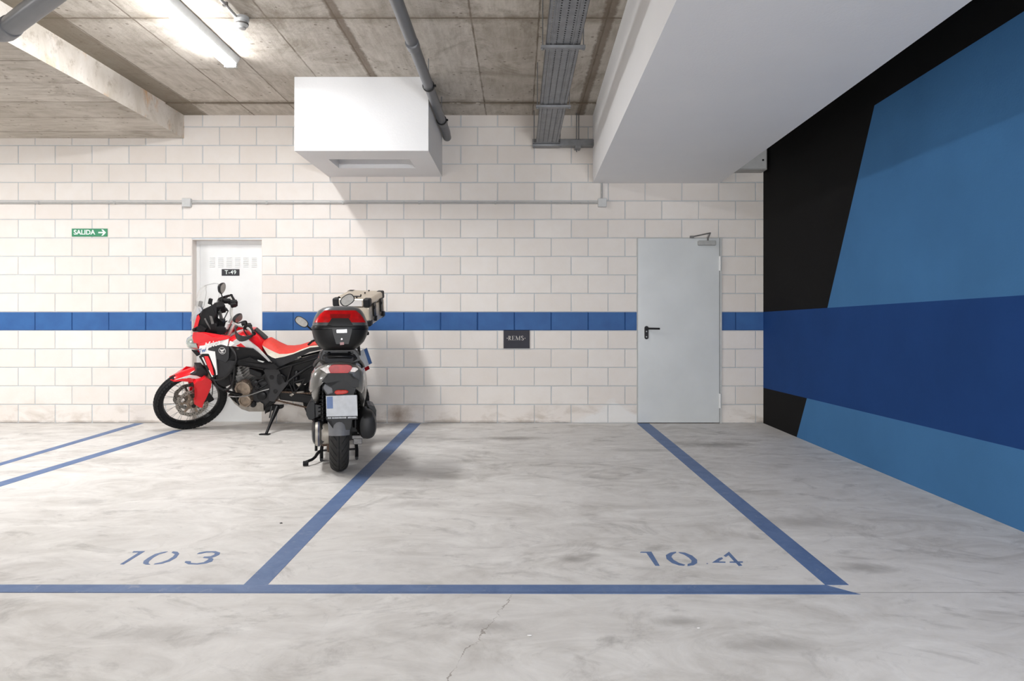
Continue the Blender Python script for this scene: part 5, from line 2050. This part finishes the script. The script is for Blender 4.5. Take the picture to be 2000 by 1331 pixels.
    for yy in (-0.15, -0.05, 0.05, 0.15):
        tube(bm, [(xr + 0.14, yy, zt_ + 0.001), (xr + 0.14, yy, zt_ + 0.012)], 0.008, 8)
    tube(bm, [(xr + 0.1, 0.14, zt_ + 0.014), (xf - 0.1, 0.14, zt_ + 0.014)], 0.007, 8)
    tube(bm, [(xf - 0.06, 0.16, zt_ + 0.01), (xf - 0.03, 0.185, zt_ - 0.03)], 0.014, 8)
    part('lashing_rail', bm, 'satin', tc, bev=0.003)
    piv = Vector((xr, 0.19, 0))
    rm = Matrix.Translation(piv) @ Matrix.Rotation(math.radians(-7), 4, 'Z') @ Matrix.Diagonal((1, 1.2, 1, 1)) @ Matrix.Translation(-piv)
    for o in [tc] + list(tc.children):
        o.data.transform(rm)
    # plate hanger
    bm = bmesh.new()
    pa, pb = pk((703, 690), 0.06), pk((712, 714), 0.06)
    pc = (pa + pb) / 2
    up_v = Vector((0.28, 0, 1)).normalized()
    nv = Vector((-1, 0.75, 0.28)).normalized()
    lv = up_v.cross(nv).normalized()
    tube(bm, [(0.02, 0, pc.z + 0.2), pc + Vector((0.03, 0, 0.12)), pc + Vector((0.02, 0, -0.05))], [0.03, 0.02, 0.014], 10)
    hg = part('plate_hanger', bm, 'black', None)
    bm = bmesh.new()
    obox(bm, pc, lv * 0.10, up_v * 0.085, nv * 0.002)
    pl_ = part('license_plate', bm, 'plate', hg)
    bm = bmesh.new()
    obox(bm, pc + nv * 0.0024 + lv * 0.075, lv * 0.02, up_v * 0.08, nv * 0.0006)
    part('blue_band', bm, 'euro', pl_)
    bm = bmesh.new()
    obox(bm, pc - up_v * 0.105 + nv * 0.006, lv * 0.04, up_v * 0.018, nv * 0.008)
    part('reflector', bm, 'darkred', hg, bev=0.004)
    bm = bmesh.new()
    tl = pk((700, 664), 0.0)
    obox(bm, tl, (0.03, 0, 0), (0, 0.06, 0), (0, 0, 0.025))
    part('tail_light', bm, 'redlens', None, bev=0.01)
    return t


build_motorcycle()


# =============================================================== scooter
class Scoot:
    """local u to the right, v forward, z up; origin where the rear tyre meets the floor"""
    def __init__(s, px, py, yaw):
        a = math.radians(yaw)
        s.o = fl(px, py)
        s.r = Vector((math.cos(a), math.sin(a), 0))
        s.f = Vector((-math.sin(a), math.cos(a), 0))
        s.M = Matrix((s.r, s.f, Vector((0, 0, 1)))).transposed()

    def inv(s, P):
        return s.M.transposed() @ (P - s.o)

    def pick(s, pp, v):
        a = s.inv(Vector((0, 0, H)))
        b = s.inv(at(pp[0], pp[1], 5.0))
        t = (v - a.y) / (b.y - a.y)
        return a + (b - a) * t


SK = Scoot(662.5, 919, 14.3)


def cs(x, y): return (540 + x / 3.4115, 550 + y / 3.4128)        # crop of the whole scooter
def cr(x, y): return (580 + x / 8.317, 690 + y / 8.319)          # crop of its rear
def ct(x, y): return (600 + x / 8.872, 550 + y / 8.873)          # crop of its top case
def cf(x, y): return (560 + x / 5.547, 720 + y / 5.546)          # crop of its foot


def build_scooter():
    t = thing('scooter', 'dark grey scooter seen from behind on its centre stand, with a top case', 'scooter')
    t.matrix_world = Matrix.Translation(SK.o) @ SK.M.to_4x4()
    pk = SK.pick

    def part(name, bm, m, parent=None, **kw):
        return obj(name, bm, m, parent or t, **kw)

    def face(bm, pts, v, th=0.012, mi=0):
        """outline in a plane facing the rear, thickened forward"""
        P = [pk(p, v) for p in pts]
        ngon(bm, P, (0, th, 0), mi)

    def ring(u0, v0, hu, hv, z, n=36, e=0.6):
        out = []
        for k in range(n):
            a = 2 * PI * k / n
            cs_, sn = math.cos(a), math.sin(a)
            out.append(Vector((u0 + math.copysign(abs(cs_) ** e, cs_) * hu, v0 + math.copysign(abs(sn) ** e, sn) * hv, z)))
        return out

    # ---------------- wheels
    def wheel(name, v0, rad, width, rim_r, treads=True):
        c = Vector((0, v0, rad))
        hw = width / 2
        bm = bmesh.new()
        lathe(bm, [(rim_r + 0.004, -hw * 0.66), (rim_r + 0.004, hw * 0.66), (rim_r - 0.012, hw * 0.6), (rim_r - 0.02, 0.02), (0.07, 0.018), (0.05, 0.05), (0.018, 0.06), (0.018, -0.06), (0.05, -0.05), (0.07, -0.018), (rim_r - 0.02, -0.02), (rim_r - 0.012, -hw * 0.6)], c, (1, 0, 0), 48, closed=True)
        w_ = part(name, bm, 'char', smooth=True, auto=35)
        bm = bmesh.new()
        prof = []
        n = 20
        for k in range(n + 1):
            a = PI * k / n
            y = -hw * math.cos(a)
            rr = rim_r + (rad - rim_r) * math.sin(a) ** 0.55
            prof.append((rr, y))
        lathe(bm, prof + [(rim_r, hw * 0.6), (rim_r, -hw * 0.6)], c, (1, 0, 0), 96, closed=True)
        part('tyre', bm, 'rubber', w_, smooth=True, auto=60)
        if treads:
            # raised tread ribs leaving a centre groove and slanted side grooves
            bm = bmesh.new()
            nb = 30
            def tp(u, ang, lift):
                k = max(-1, min(1, u / hw))
                a = math.acos(-k)
                rr = rim_r + (rad - rim_r) * math.sin(a) ** 0.55 + lift
                return c + Vector((u, math.cos(ang) * rr, math.sin(ang) * rr))
            for k in range(nb):
                a0 = 2 * PI * k / nb
                da = 2 * PI / nb
                for s in (1, -1):
                    sh = 0.5 * da if s < 0 else 0.0
                    us = [0.004, 0.016, 0.03, 0.044, 0.056, 0.063]
                    g0, g1 = 0.06, 0.86
                    for u0, u1 in zip(us[:-1], us[1:]):
                        def sk(u):
                            return -1.5 * da * ((u - 0.004) / 0.06)
                        def q(u, g, l):
                            return tp(s * u * hw / 0.07, a0 + sh + sk(u) + g * da, l)
                        gg = (0.0, 1.0) if u0 < 0.01 else (g0, g1)
                        vs = [bm.verts.new(q(u, g, l)) for l in (-0.001, 0.0035) for u, g in ((u0, gg[0]), (u1, gg[0]), (u1, gg[1]), (u0, gg[1]))]
                        for f in ((0, 3, 2, 1), (4, 5, 6, 7), (0, 1, 5, 4), (1, 2, 6, 5), (2, 3, 7, 6), (3, 0, 4, 7)):
                            bm.faces.new([vs[i] for i in f])
            part('tread', bm, 'tread', w_)
        return w_

    wheel('rear_wheel', 0.0, 0.275, 0.140, 0.175)
    fwv = 1.28
    wheel('front_wheel', fwv, 0.275, 0.11, 0.178, False)

    # ---------------- rear mudguard
    bm = bmesh.new()
    rings = []
    for k in range(9):
        a = math.radians(175 - k * 15)
        hw = 0.072 + 0.012 * min(1, k / 3)
        r1 = 0.305
        arc = []
        for j in range(9):
            u = -1 + j / 4
            rr = r1 - 0.055 * abs(u) ** 2.4
            arc.append(Vector((u * hw, math.cos(a) * rr, 0.275 + math.sin(a) * rr)))
        inn = [Vector((p.x * 0.95, p.y - 0.004 * math.cos(a), p.z - 0.004 * math.sin(a))) for p in arc[::-1]]
        rings.append(arc + inn)
    loft(bm, rings)
    for v in bm.verts:
        v.co.y += 0.0
    part('mudguard', bm, 'mudg', smooth=True, auto=50)
    # plate carrier flap above it
    vz = -0.29
    bm = bmesh.new()
    face(bm, [cr(*p) for p in [(470, 690), (985, 690), (990, 1075), (900, 1085), (880, 1200), (860, 1250), (600, 1250), (570, 1100), (475, 1080)]], vz + 0.012, 0.02)
    ca = part('plate_carrier', bm, 'sdark', bev=0.006)
    bm = bmesh.new()
    face(bm, [cr(*p) for p in [(470, 698), (972, 682), (986, 1022), (480, 1034)]], vz, 0.004)
    pl = part('license_plate', bm, 'plate', ca)
    bm = bmesh.new()
    face(bm, [cr(*p) for p in [(482, 712), (580, 706), (586, 902), (486, 906)]], vz - 0.0012, 0.001)
    part('blue_band', bm, 'euro', pl)
    bm = bmesh.new()
    face(bm, [cr(*p) for p in [(466, 1036), (988, 1024), (990, 1074), (474, 1084)]], vz - 0.002, 0.006)
    fr = part('plate_frame', bm, 'satin', ca, bev=0.002)
    random.seed(3)
    for w0, w1 in ((500, 548), (566, 705), (722, 790), (825, 955)):     # faded, unreadable words
        bm = bmesh.new()
        xs = w0
        while xs < w1:
            wd = random.choice((9, 12, 16, 20))
            y0 = 1058 - (xs - 500) * 0.022
            face(bm, [cr(xs, y0 - random.uniform(9, 14)), cr(xs + wd, y0 - 12), cr(xs + wd, y0 + 10), cr(xs, y0 + 11)], vz - 0.0032, 0.001)
            xs += wd + 4
        part('worn_print', bm, 'plate', fr)
    bm = bmesh.new()
    face(bm, [cr(*p) for p in [(605, 650), (625, 612), (660, 603), (800, 603), (842, 625), (820, 655), (740, 672), (640, 678)]], vz - 0.012, 0.02)
    part('reflector', bm, 'refl', ca, bev=0.006)
    bm = bmesh.new()
    face(bm, [cr(*p) for p in [(410, 560), (450, 500), (560, 540), (640, 490), (700, 455), (790, 455), (850, 500), (900, 560), (960, 560), (920, 690), (480, 690)]], vz + 0.03, 0.10)
    part('plate_bracket', bm, 'sdark', ca, bev=0.02, seg=3)
    bm = bmesh.new()
    face(bm, [cr(*p) for p in [(428, 570), (455, 505), (575, 570), (590, 650), (500, 682)]], vz + 0.018, 0.02)
    part('bracket_shield', bm, 'mudg', ca, bev=0.006)

    # ---------------- tail bodywork: lofted forwards, each section an outline seen from behind
    def sec(pts, v):
        return [pk(p, v) for p in pts]
    tail_o = [(700, 125), (880, 150), (1010, 205), (1095, 300), (1105, 430), (1090, 600), (1060, 660), (960, 560), (880, 480), (700, 440), (500, 440), (390, 470), (280, 560), (215, 640), (190, 600), (200, 470), (235, 330), (330, 240), (440, 180), (560, 140)]
    cx_, cy_ = 660, 330
    def scaled(k, dy=0):
        return [cr(cx_ + (x - cx_) * k, cy_ + (y - cy_) * k + dy) for x, y in tail_o]
    bm = bmesh.new()
    rings = [sec(scaled(0.62, 10), -0.245), sec(scaled(0.86, 4), -0.225), sec(scaled(0.97), -0.17), sec(scaled(1.0), -0.10)]
    base = [pk(p, -0.10) for p in scaled(1.0)]
    for v, k, dz in ((0.1, 1.02, 0.0), (0.3, 1.0, -0.02), (0.5, 0.92, -0.05), (0.62, 0.8, -0.08)):
        rings.append([Vector((p.x * k, v, 0.74 + (p.z - 0.74) * k + dz)) for p in base])
    loft(bm, rings)
    tb = part('tail_body', bm, 'sgrey', smooth=True, auto=50)
    # dark recess below the lamp
    bm = bmesh.new()
    face(bm, [cr(*p) for p in [(500, 390), (500, 335), (540, 322), (840, 322), (905, 340), (905, 420), (1010, 440), (1000, 560), (900, 560), (790, 470), (700, 450), (560, 530), (460, 490), (400, 470), (440, 410)]], -0.258, 0.05)
    part('tail_underpanel', bm, 'sdark', tb, bev=0.012)
    bm = bmesh.new()
    face(bm, [cr(*p) for p in [(512, 250), (545, 205), (600, 190), (820, 190), (880, 205), (900, 235), (870, 290), (830, 325), (545, 328), (525, 290)]], -0.272, 0.05)
    part('tail_light', bm, 'redlens', tb, bev=0.012, seg=3)
    for pts in ([(510, 215), (540, 205), (510, 255), (540, 325), (480, 330), (440, 300), (370, 258), (430, 235)], [(890, 232), (960, 232), (1000, 262), (940, 310), (880, 305), (862, 300)]):
        bm = bmesh.new()
        face(bm, [cr(*p) for p in pts], -0.258, 0.05)
        part('turn_signal', bm, 'clear', tb, bev=0.008)
    # rounded side fairings that run forward under the seat
    for s in (1, -1):
        bm = bmesh.new()
        rings = []
        for v, z0, z1, u, wd in ((-0.18, 0.64, 0.74, 0.165, 0.03), (-0.05, 0.52, 0.76, 0.185, 0.035), (0.15, 0.46, 0.76, 0.19, 0.035), (0.4, 0.36, 0.72, 0.185, 0.035), (0.62, 0.27, 0.50, 0.165, 0.04)):
            rings.append([Vector((s * (u + wd * math.cos(a) - 0.02), v, (z0 + z1) / 2 + (z1 - z0) / 2 * math.sin(a))) for a in [2 * PI * k / 20 for k in range(20)]])
        loft(bm, rings)
        part('side_panel', bm, 'sgrey', tb, smooth=True, auto=60)
    # ---------------- seat, grab rail, rack
    bm = bmesh.new()
    rings = []
    for v, z, hw, hh in ((-0.16, 0.83, 0.10, 0.03), (-0.08, 0.845, 0.14, 0.045), (0.15, 0.845, 0.15, 0.05), (0.38, 0.80, 0.15, 0.05), (0.58, 0.775, 0.12, 0.045), (0.68, 0.765, 0.07, 0.03)):
        rings.append([Vector((math.copysign(abs(math.cos(a)) ** 0.6, math.cos(a)) * hw, v, z + math.copysign(abs(math.sin(a)) ** 0.7, math.sin(a)) * hh)) for a in [2 * PI * k / 24 for k in range(24)]])
    loft(bm, rings)
    part('seat', bm, 'seat_black', smooth=True, auto=60)
    bm = bmesh.new()
    gr = [cr(*p) for p in [(285, 195), (330, 120), (450, 70), (560, 55), (830, 55), (960, 80), (1040, 150), (1075, 215)]]
    P = [pk(p, v) for p, v in zip(gr, (0.12, 0.0, -0.12, -0.17, -0.17, -0.12, 0.0, 0.12))]
    tube(bm, P, 0.014, 14, smooth_path=2)
    part('grab_rail', bm, 'satin', smooth=True)
    bm = bmesh.new()
    for z, hv in ((0.878, 0.13), (0.862, 0.11)):
        box(bm, (-0.10, -0.14, z - 0.006), (0.10, 0.12, z + 0.004))
    for u in (-0.07, 0.07):
        tube(bm, [(u, -0.15, 0.878), (u, -0.10, 0.83), (u, 0.05, 0.80)], 0.011, 10)
        tube(bm, [(u, 0.10, 0.878), (u * 1.1, 0.12, 0.80)], 0.011, 10)
    face(bm, [cs(*p) for p in [(310, 455), (520, 455), (545, 480), (560, 530), (500, 545), (330, 545), (290, 520)]], -0.12, 0.06)
    part('carrier', bm, 'satin', bev=0.006)

    # ---------------- top case
    tcv = -0.10
    prof = [(634, 690, 684, 0.70), (628, 696, 681.5, 0.78), (621, 703, 676, 0.87), (615.5, 711, 668, 0.93), (611.5, 716, 658, 0.97), (609.5, 718.5, 650, 0.99), (608.5, 719.5, 644, 1.0)]
    def tc_ring(x0, x1, y, k, e=0.55, dv=0.0):
        a, b = pk((x0, y), tcv - 0.02), pk((x1, y), tcv - 0.02)
        hu = (b.x - a.x) / 2
        return ring((a.x + b.x) / 2, tcv + 0.05, hu, 0.20 * k + dv, (a.z + b.z) / 2, 44, e)
    bm = bmesh.new()
    loft(bm, [tc_ring(*p) for p in prof])
    tc = part('top_case', bm, 'case_black', smooth=True, auto=50)
    bm = bmesh.new()
    loft(bm, [tc_ring(607.5, 720.5, 643, 1.02, dv=0.004), tc_ring(607.5, 720, 639, 1.02, dv=0.004), tc_ring(609, 719, 636.5, 1.01, dv=0.003)])
    part('rim', bm, 'satin', tc, smooth=True, auto=50)
    lidp = [(609.5, 718.5, 636, 1.0), (610.5, 717.5, 630, 0.985), (613, 715, 622, 0.95), (617, 711.5, 614, 0.90), (622, 707, 607, 0.85), (630, 701, 602, 0.79), (640, 692, 599.3, 0.70), (655, 676, 598.3, 0.4)]
    bm = bmesh.new()
    loft(bm, [tc_ring(*p) for p in lidp])
    lid = part('lid', bm, 'case_grey', tc, smooth=True, auto=50)
    # red reflector wrapped round the back of the lid
    bm = bmesh.new()
    R_ = [tc_ring(*p, dv=0.004) for p in lidp[:6]]
    ks = list(range(22, 45))
    lim = {0: None}
    def lens(rows, k0, k1, name, m, push):
        bmx = bmesh.new()
        vo, vi = [], []
        for i, r_ in rows:
            a0, a1 = k0[i], k1[i]
            n = 20
            ro, ri = [], []
            for j in range(n + 1):
                kk = a0 + (a1 - a0) * j / n
                lo = int(math.floor(kk)); f = kk - lo
                p = r_[lo % 44].lerp(r_[(lo + 1) % 44], f)
                cen = Vector((sum(q.x for q in r_) / 44, tcv + 0.05, p.z))
                d_ = (p - cen).normalized()
                ro.append(bmx.verts.new(p + d_ * push))
                ri.append(bmx.verts.new(p - d_ * 0.006))
            vo.append(ro); vi.append(ri)
        for a, b in zip(vo[:-1], vo[1:]):
            for j in range(len(a) - 1):
                bmx.faces.new((a[j], a[j + 1], b[j + 1], b[j]))
        for o_, i_ in ((vo[0], vi[0]), (vo[-1], vi[-1])):
            for j in range(len(o_) - 1):
                bmx.faces.new((o_[j], o_[j + 1], i_[j + 1], i_[j]))
        for j in (0, -1):
            for a, b, c_, d_ in zip(vo[:-1], vo[1:], vi[1:], vi[:-1]):
                bmx.faces.new((a[j], b[j], c_[j], d_[j]))
        return part(name, bmx, m, lid, smooth=True, auto=40)
    rows = [(i, R_[i]) for i in (1, 2, 3, 4)]
    # ring index 33 points to the rear; wings reach round the corners
    lens(rows, {1: 25.8, 2: 26.7, 3: 27.8, 4: 29.2}, {1: 40.2, 2: 39.3, 3: 38.2, 4: 36.8}, 'reflector', 'redlens', 0.003)
    rows2 = [(i, R_[i]) for i in (2, 3)]
    lens(rows2, {2: 31.9, 3: 31.6}, {2: 34.1, 3: 34.4}, 'reflector_centre', 'darkred', 0.0042)
    rows3 = [(0, R_[0]), (1, R_[1]), (2, R_[2])]
    lens(rows3, {0: 31.3, 1: 31.7, 2: 32.1}, {0: 34.7, 1: 34.3, 2: 33.9}, 'lid_catch', 'case_black', 0.005)
    # lock panel, badge and key tag
    yr = min(v.y for v in tc_ring(*prof[4]))
    bm = bmesh.new()
    face(bm, [ct(*p) for p in [(420, 760), (800, 760), (770, 900), (720, 1090), (500, 1090), (440, 900)]], yr - 0.008, 0.03)
    lp = part('lock_panel', bm, 'case_black', tc, bev=0.008)
    bm = bmesh.new()
    face(bm, [ct(*p) for p in [(508, 840), (688, 832), (690, 888), (510, 894)]], yr - 0.0105, 0.003)
    bd = part('badge', bm, 'chrome', lp, bev=0.001)
    bm = bmesh.new()
    q = pk(ct(600, 1000), yr - 0.008)
    lathe(bm, [(0.008, 0), (0.008, 0.006), (0.005, 0.009), (0.002, 0.009)], q, (0, -1, 0), 18)
    part('lock', bm, 'chrome', lp, smooth=True, auto=40)
    bm = bmesh.new()
    face(bm, [ct(*p) for p in [(566, 1058), (636, 1052), (638, 1098), (570, 1104)]], yr - 0.0105, 0.003)
    part('red_mark', bm, 'darkred', lp)

    # ---------------- engine, transmission, shocks, exhaust
    bm = bmesh.new()
    rings = []
    for v, zc, hz, u0, u1 in ((-0.06, 0.27, 0.055, -0.185, -0.10), (0.0, 0.28, 0.085, -0.195, -0.09), (0.12, 0.285, 0.095, -0.20, -0.09), (0.35, 0.27, 0.10, -0.19, -0.09), (0.55, 0.26, 0.09, -0.18, -0.09), (0.62, 0.26, 0.05, -0.16, -0.10)):
        rings.append([Vector(((u0 + u1) / 2 + math.copysign(abs(math.cos(a)) ** 0.5, math.cos(a)) * (u1 - u0) / 2, v, zc + math.copysign(abs(math.sin(a)) ** 0.8, math.sin(a)) * hz)) for a in [2 * PI * k / 24 for k in range(24)]])
    loft(bm, rings)
    ge = part('transmission_case', bm, 'sdark', smooth=True, auto=50)
    bm = bmesh.new()
    lathe(bm, [(0.085, 0), (0.088, 0.01), (0.088, 0.03), (0.08, 0.036)], (-0.168, 0.0, 0.275), (1, 0, 0), 40)
    lathe(bm, [(0.07, 0), (0.075, 0.01), (0.075, 0.05), (0.06, 0.056)], (-0.125, 0.0, 0.275), (1, 0, 0), 40)
    part('gear_cover', bm, 'cover_alu', ge, smooth=True, auto=40)
    bm = bmesh.new()
    lathe(bm, [(0.092, 0), (0.092, 0.012)], (-0.15, 0.0, 0.275), (1, 0, 0), 40)
    part('cover_gasket', bm, 'bluegrey', ge, smooth=True, auto=40)
    bm = bmesh.new()
    box(bm, (-0.09, 0.02, 0.13), (0.075, 0.34, 0.30))
    box(bm, (-0.13, 0.05, 0.17), (-0.07, 0.3, 0.32))
    part('crankcase', bm, 'rust', bev=0.015)
    # air filter box, upper left
    bm = bmesh.new()
    af = [(265, 690), (290, 760), (290, 1060), (230, 1090), (190, 1080), (150, 1000), (150, 900), (190, 830), (235, 780), (245, 700)]
    R0 = [pk(cr(*p), 0.0) for p in af]
    ngon(bm, R0, (0, 0.22, 0))
    part('air_filter_box', bm, 'sdark', bev=0.025, seg=3)
    bm = bmesh.new()
    face(bm, [cr(*p) for p in [(235, 720), (262, 680), (290, 720), (325, 800), (300, 830), (262, 780), (230, 800)]], -0.02, 0.10)
    face(bm, [cr(*p) for p in [(290, 830), (400, 850), (420, 1000), (300, 1060)]], 0.02, 0.12)
    part('air_duct', bm, 'satin', bev=0.01)
    for s in (-1, 1):
        a = Vector((s * 0.118, 0.02, 0.31))
        b = Vector((s * 0.118, 0.02, 0.64))
        bm = bmesh.new()
        tube(bm, [a, b], 0.014, 12)
        tube(bm, [a, a + Vector((0, 0, 0.05))], 0.021, 14)
        sh = part('shock_absorber', bm, 'satin', smooth=True, auto=40)
        bm = bmesh.new()
        pts = []
        for k in range(9 * 14 + 1):
            th_ = 2 * PI * k / 14
            pts.append(Vector((a.x + 0.027 * math.cos(th_), a.y + 0.027 * math.sin(th_), a.z + 0.055 + 0.255 * k / (9 * 14))))
        tube(bm, pts, 0.0055, 6)
        part('spring', bm, 'satin', sh, smooth=True)
    # silencer, right
    bm = bmesh.new()
    rings = []
    for v, uc, zc, hu, hz in ((-0.16, 0.20, 0.34, 0.03, 0.05), (-0.15, 0.20, 0.34, 0.055, 0.085), (-0.10, 0.20, 0.345, 0.066, 0.105), (0.1, 0.19, 0.345, 0.07, 0.11), (0.36, 0.17, 0.33, 0.06, 0.09), (0.44, 0.16, 0.31, 0.035, 0.05)):
        rings.append([Vector((uc + math.copysign(abs(math.cos(a)) ** 0.8, math.cos(a)) * hu, v, zc + math.copysign(abs(math.sin(a)) ** 0.8, math.sin(a)) * hz)) for a in [2 * PI * k / 28 for k in range(28)]])
    loft(bm, rings)
    si = part('silencer', bm, 'sdark', smooth=True, auto=50)
    bm = bmesh.new()
    face(bm, [cr(*p) for p in [(1150, 850), (1200, 845), (1260, 870), (1290, 930), (1285, 1080), (1262, 1170), (1235, 1245), (1180, 1230), (1195, 1120), (1210, 980), (1190, 880)]], 0.03, 0.30)
    part('heat_shield', bm, 'satin', si, bev=0.02, seg=3)
    bm = bmesh.new()
    tube(bm, [(0.15, 0.40, 0.30), (0.12, 0.5, 0.22), (0.03, 0.56, 0.20)], 0.016, 12, smooth_path=1)
    part('exhaust_pipe', bm, 'rust', si, smooth=True)
    bm = bmesh.new()
    box(bm, (0.09, -0.06, 0.235), (0.20, 0.02, 0.262))
    box(bm, (0.10, -0.03, 0.19), (0.165, 0.08, 0.235))
    part('silencer_bracket', bm, 'cast', si, bev=0.004)
    # dark inner fender between the shocks
    bm = bmesh.new()
    box(bm, (-0.13, 0.08, 0.5), (0.13, 0.36, 0.7))
    box(bm, (-0.10, -0.05, 0.56), (0.10, 0.2, 0.70))
    part('inner_fender', bm, 'satin', bev=0.03)
    bm = bmesh.new()
    rings = []
    for v, z0, z1, hw in ((0.30, 0.16, 0.60, 0.15), (0.5, 0.13, 0.55, 0.165), (0.62, 0.13, 0.30, 0.17), (0.95, 0.14, 0.30, 0.17), (1.0, 0.16, 0.42, 0.17)):
        rings.append([Vector((math.copysign(abs(math.cos(a)) ** 0.5, math.cos(a)) * hw, v, (z0 + z1) / 2 + math.copysign(abs(math.sin(a)) ** 0.5, math.sin(a)) * (z1 - z0) / 2)) for a in [2 * PI * k / 28 for k in range(28)]])
    loft(bm, rings)
    part('floor_board', bm, 'sdark', smooth=True, auto=50)

    # ---------------- centre stand and side stand
    bm = bmesh.new()
    for s in (-1, 1):
        tube(bm, [(s * 0.05, 0.34, 0.20), (s * 0.12, 0.32, 0.18), (s * 0.135, 0.36, 0.10), (s * 0.135, 0.395, 0.016)], 0.014, 12, smooth_path=1)
        tube(bm, [(s * 0.135, 0.36, 0.013), (s * 0.135, 0.44, 0.013)], 0.0125, 10)
    tube(bm, [(-0.135, 0.37, 0.085), (0.135, 0.37, 0.085)], 0.008, 10)
    cst = part('centre_stand', bm, 'satin', smooth=True, auto=60)
    bm = bmesh.new()
    fe = SK.inv(fl(597, 911))
    tube(bm, [(-0.135, 0.39, 0.08), (-0.16, 0.36, 0.075), Vector((fe.x * 0.75, fe.y + 0.05, 0.045)), Vector((fe.x, fe.y, 0.03))], [0.013, 0.013, 0.011, 0.011], 12, smooth_path=1)
    lv = part('stand_lever', bm, 'satin', cst, smooth=True)
    bm = bmesh.new()
    lathe(bm, [(0.014, -0.02), (0.019, -0.018), (0.019, 0.018), (0.014, 0.02)], (fe.x, fe.y, 0.021), (1, 0, 0), 18)
    part('lever_pad', bm, 'rubber', lv, smooth=True, auto=40)
    bm = bmesh.new()
    tube(bm, [(-0.165, 0.05, 0.19), (-0.165, 0.03, 0.145)], 0.01, 10)
    part('drain_stub', bm, 'satin', ge)

    # ---------------- front: leg shield, cowl, bars and mirrors
    bm = bmesh.new()
    rings = []
    for z, v, hw, hv in ((0.28, 1.04, 0.15, 0.05), (0.45, 1.06, 0.20, 0.08), (0.65, 1.06, 0.215, 0.11), (0.82, 1.04, 0.17, 0.10), (0.93, 1.00, 0.10, 0.07)):
        rings.append(ring(0, v, hw, hv, z, 28, 0.7))
    loft(bm, rings)
    part('front_shield', bm, 'sgrey', smooth=True, auto=60)
    bm = bmesh.new()
    rings = []
    for k in range(9):
        a = math.radians(20 + k * 17)
        arc = []
        for j in range(7):
            u = -1 + j / 3
            rr = 0.30 - 0.05 * abs(u) ** 2.2
            arc.append(Vector((u * 0.07, fwv + math.cos(a) * rr, 0.275 + math.sin(a) * rr)))
        rings.append(arc + [p + Vector((0, 0, -0.004)) for p in arc[::-1]])
    loft(bm, rings)
    part('front_mudguard', bm, 'sgrey', smooth=True, auto=60)
    bm = bmesh.new()
    for s in (-1, 1):
        tube(bm, [(s * 0.065, fwv, 0.275), (s * 0.065, fwv - 0.10, 0.62)], 0.018, 12)
    part('front_fork', bm, 'satin', smooth=True)
    # bars turned to the left
    hc = Vector((0, 1.0, 0.97))
    rl = Matrix.Rotation(math.radians(50), 3, 'Z')
    bm = bmesh.new()
    tube(bm, [hc + rl @ Vector((-0.30, -0.07, 0.02)), hc + rl @ Vector((-0.18, 0, 0.0)), hc, hc + rl @ Vector((0.18, 0, 0.0)), hc + rl @ Vector((0.30, -0.07, 0.02))], 0.012, 12, smooth_path=2)
    tube(bm, [(0, 1.04, 0.86), hc], 0.02, 12)
    hb = part('handlebar', bm, 'satin', smooth=True)
    for s in (-1, 1):
        bm = bmesh.new()
        a = hc + rl @ Vector((s * 0.20, -0.02, 0.005))
        b = hc + rl @ Vector((s * 0.31, -0.075, 0.022))
        tube(bm, [a, b], 0.017, 14)
        part('grip', bm, 'rubber', hb, smooth=True)
    bm = bmesh.new()
    rings = [ring(0, 1.03, 0.09, 0.05, 0.92, 24, 0.7), ring(0, 1.02, 0.16, 0.075, 0.97, 24, 0.7), ring(0, 1.02, 0.14, 0.06, 1.01, 24, 0.7), ring(0, 1.03, 0.06, 0.03, 1.03, 24, 0.7)]
    loft(bm, rings)
    part('bar_cover', bm, 'sgrey', hb, smooth=True, auto=60)
    for pc, vv, ft, ax_, bx_, tilt in (((589, 629), 0.95, (-0.20, 1.0, 1.0), 0.062, 0.036, -0.62), ((678.5, 586.5), 1.02, (0.16, 1.0, 1.0), 0.066, 0.046, 0.62)):
        q = pk(pc, vv)
        bm = bmesh.new()
        ex = Vector((math.cos(tilt), 0, math.sin(tilt)))
        ez = Vector((-math.sin(tilt), 0, math.cos(tilt)))
        tube(bm, [Vector(ft), Vector(ft).lerp(q, 0.5) + Vector((0, 0.02, 0)), q + (ex * (0.05 if ft[0] < 0 else -0.04)) + Vector((0, 0.02, 0))], 0.007, 10, smooth_path=1)
        mm = part('mirror', bm, 'satin', hb, smooth=True)
        bm = bmesh.new()
        rings = []
        for dv, k in ((-0.006, 0.95), (0.0, 1.0), (0.014, 0.92), (0.028, 0.6), (0.034, 0.15)):
            rings.append([q + Vector((0, dv, 0)) + ex * (math.copysign(abs(math.cos(a)) ** 0.8, math.cos(a)) * ax_ * k) + ez * (math.copysign(abs(math.sin(a)) ** 0.8, math.sin(a)) * bx_ * k) for a in [2 * PI * j / 30 for j in range(30)]])
        loft(bm, rings)
        part('mirror_shell', bm, 'black', mm, smooth=True, auto=50)
        bm = bmesh.new()
        ngon(bm, [q + Vector((0, -0.0075, 0)) + ex * (math.copysign(abs(math.cos(a)) ** 0.8, math.cos(a)) * ax_ * 0.86) + ez * (math.copysign(abs(math.sin(a)) ** 0.8, math.sin(a)) * bx_ * 0.84) for a in [2 * PI * j / 30 for j in range(30)]], (0, 0.001, 0))
        part('mirror_glass', bm, 'mirror2', mm)
    return t


build_scooter()
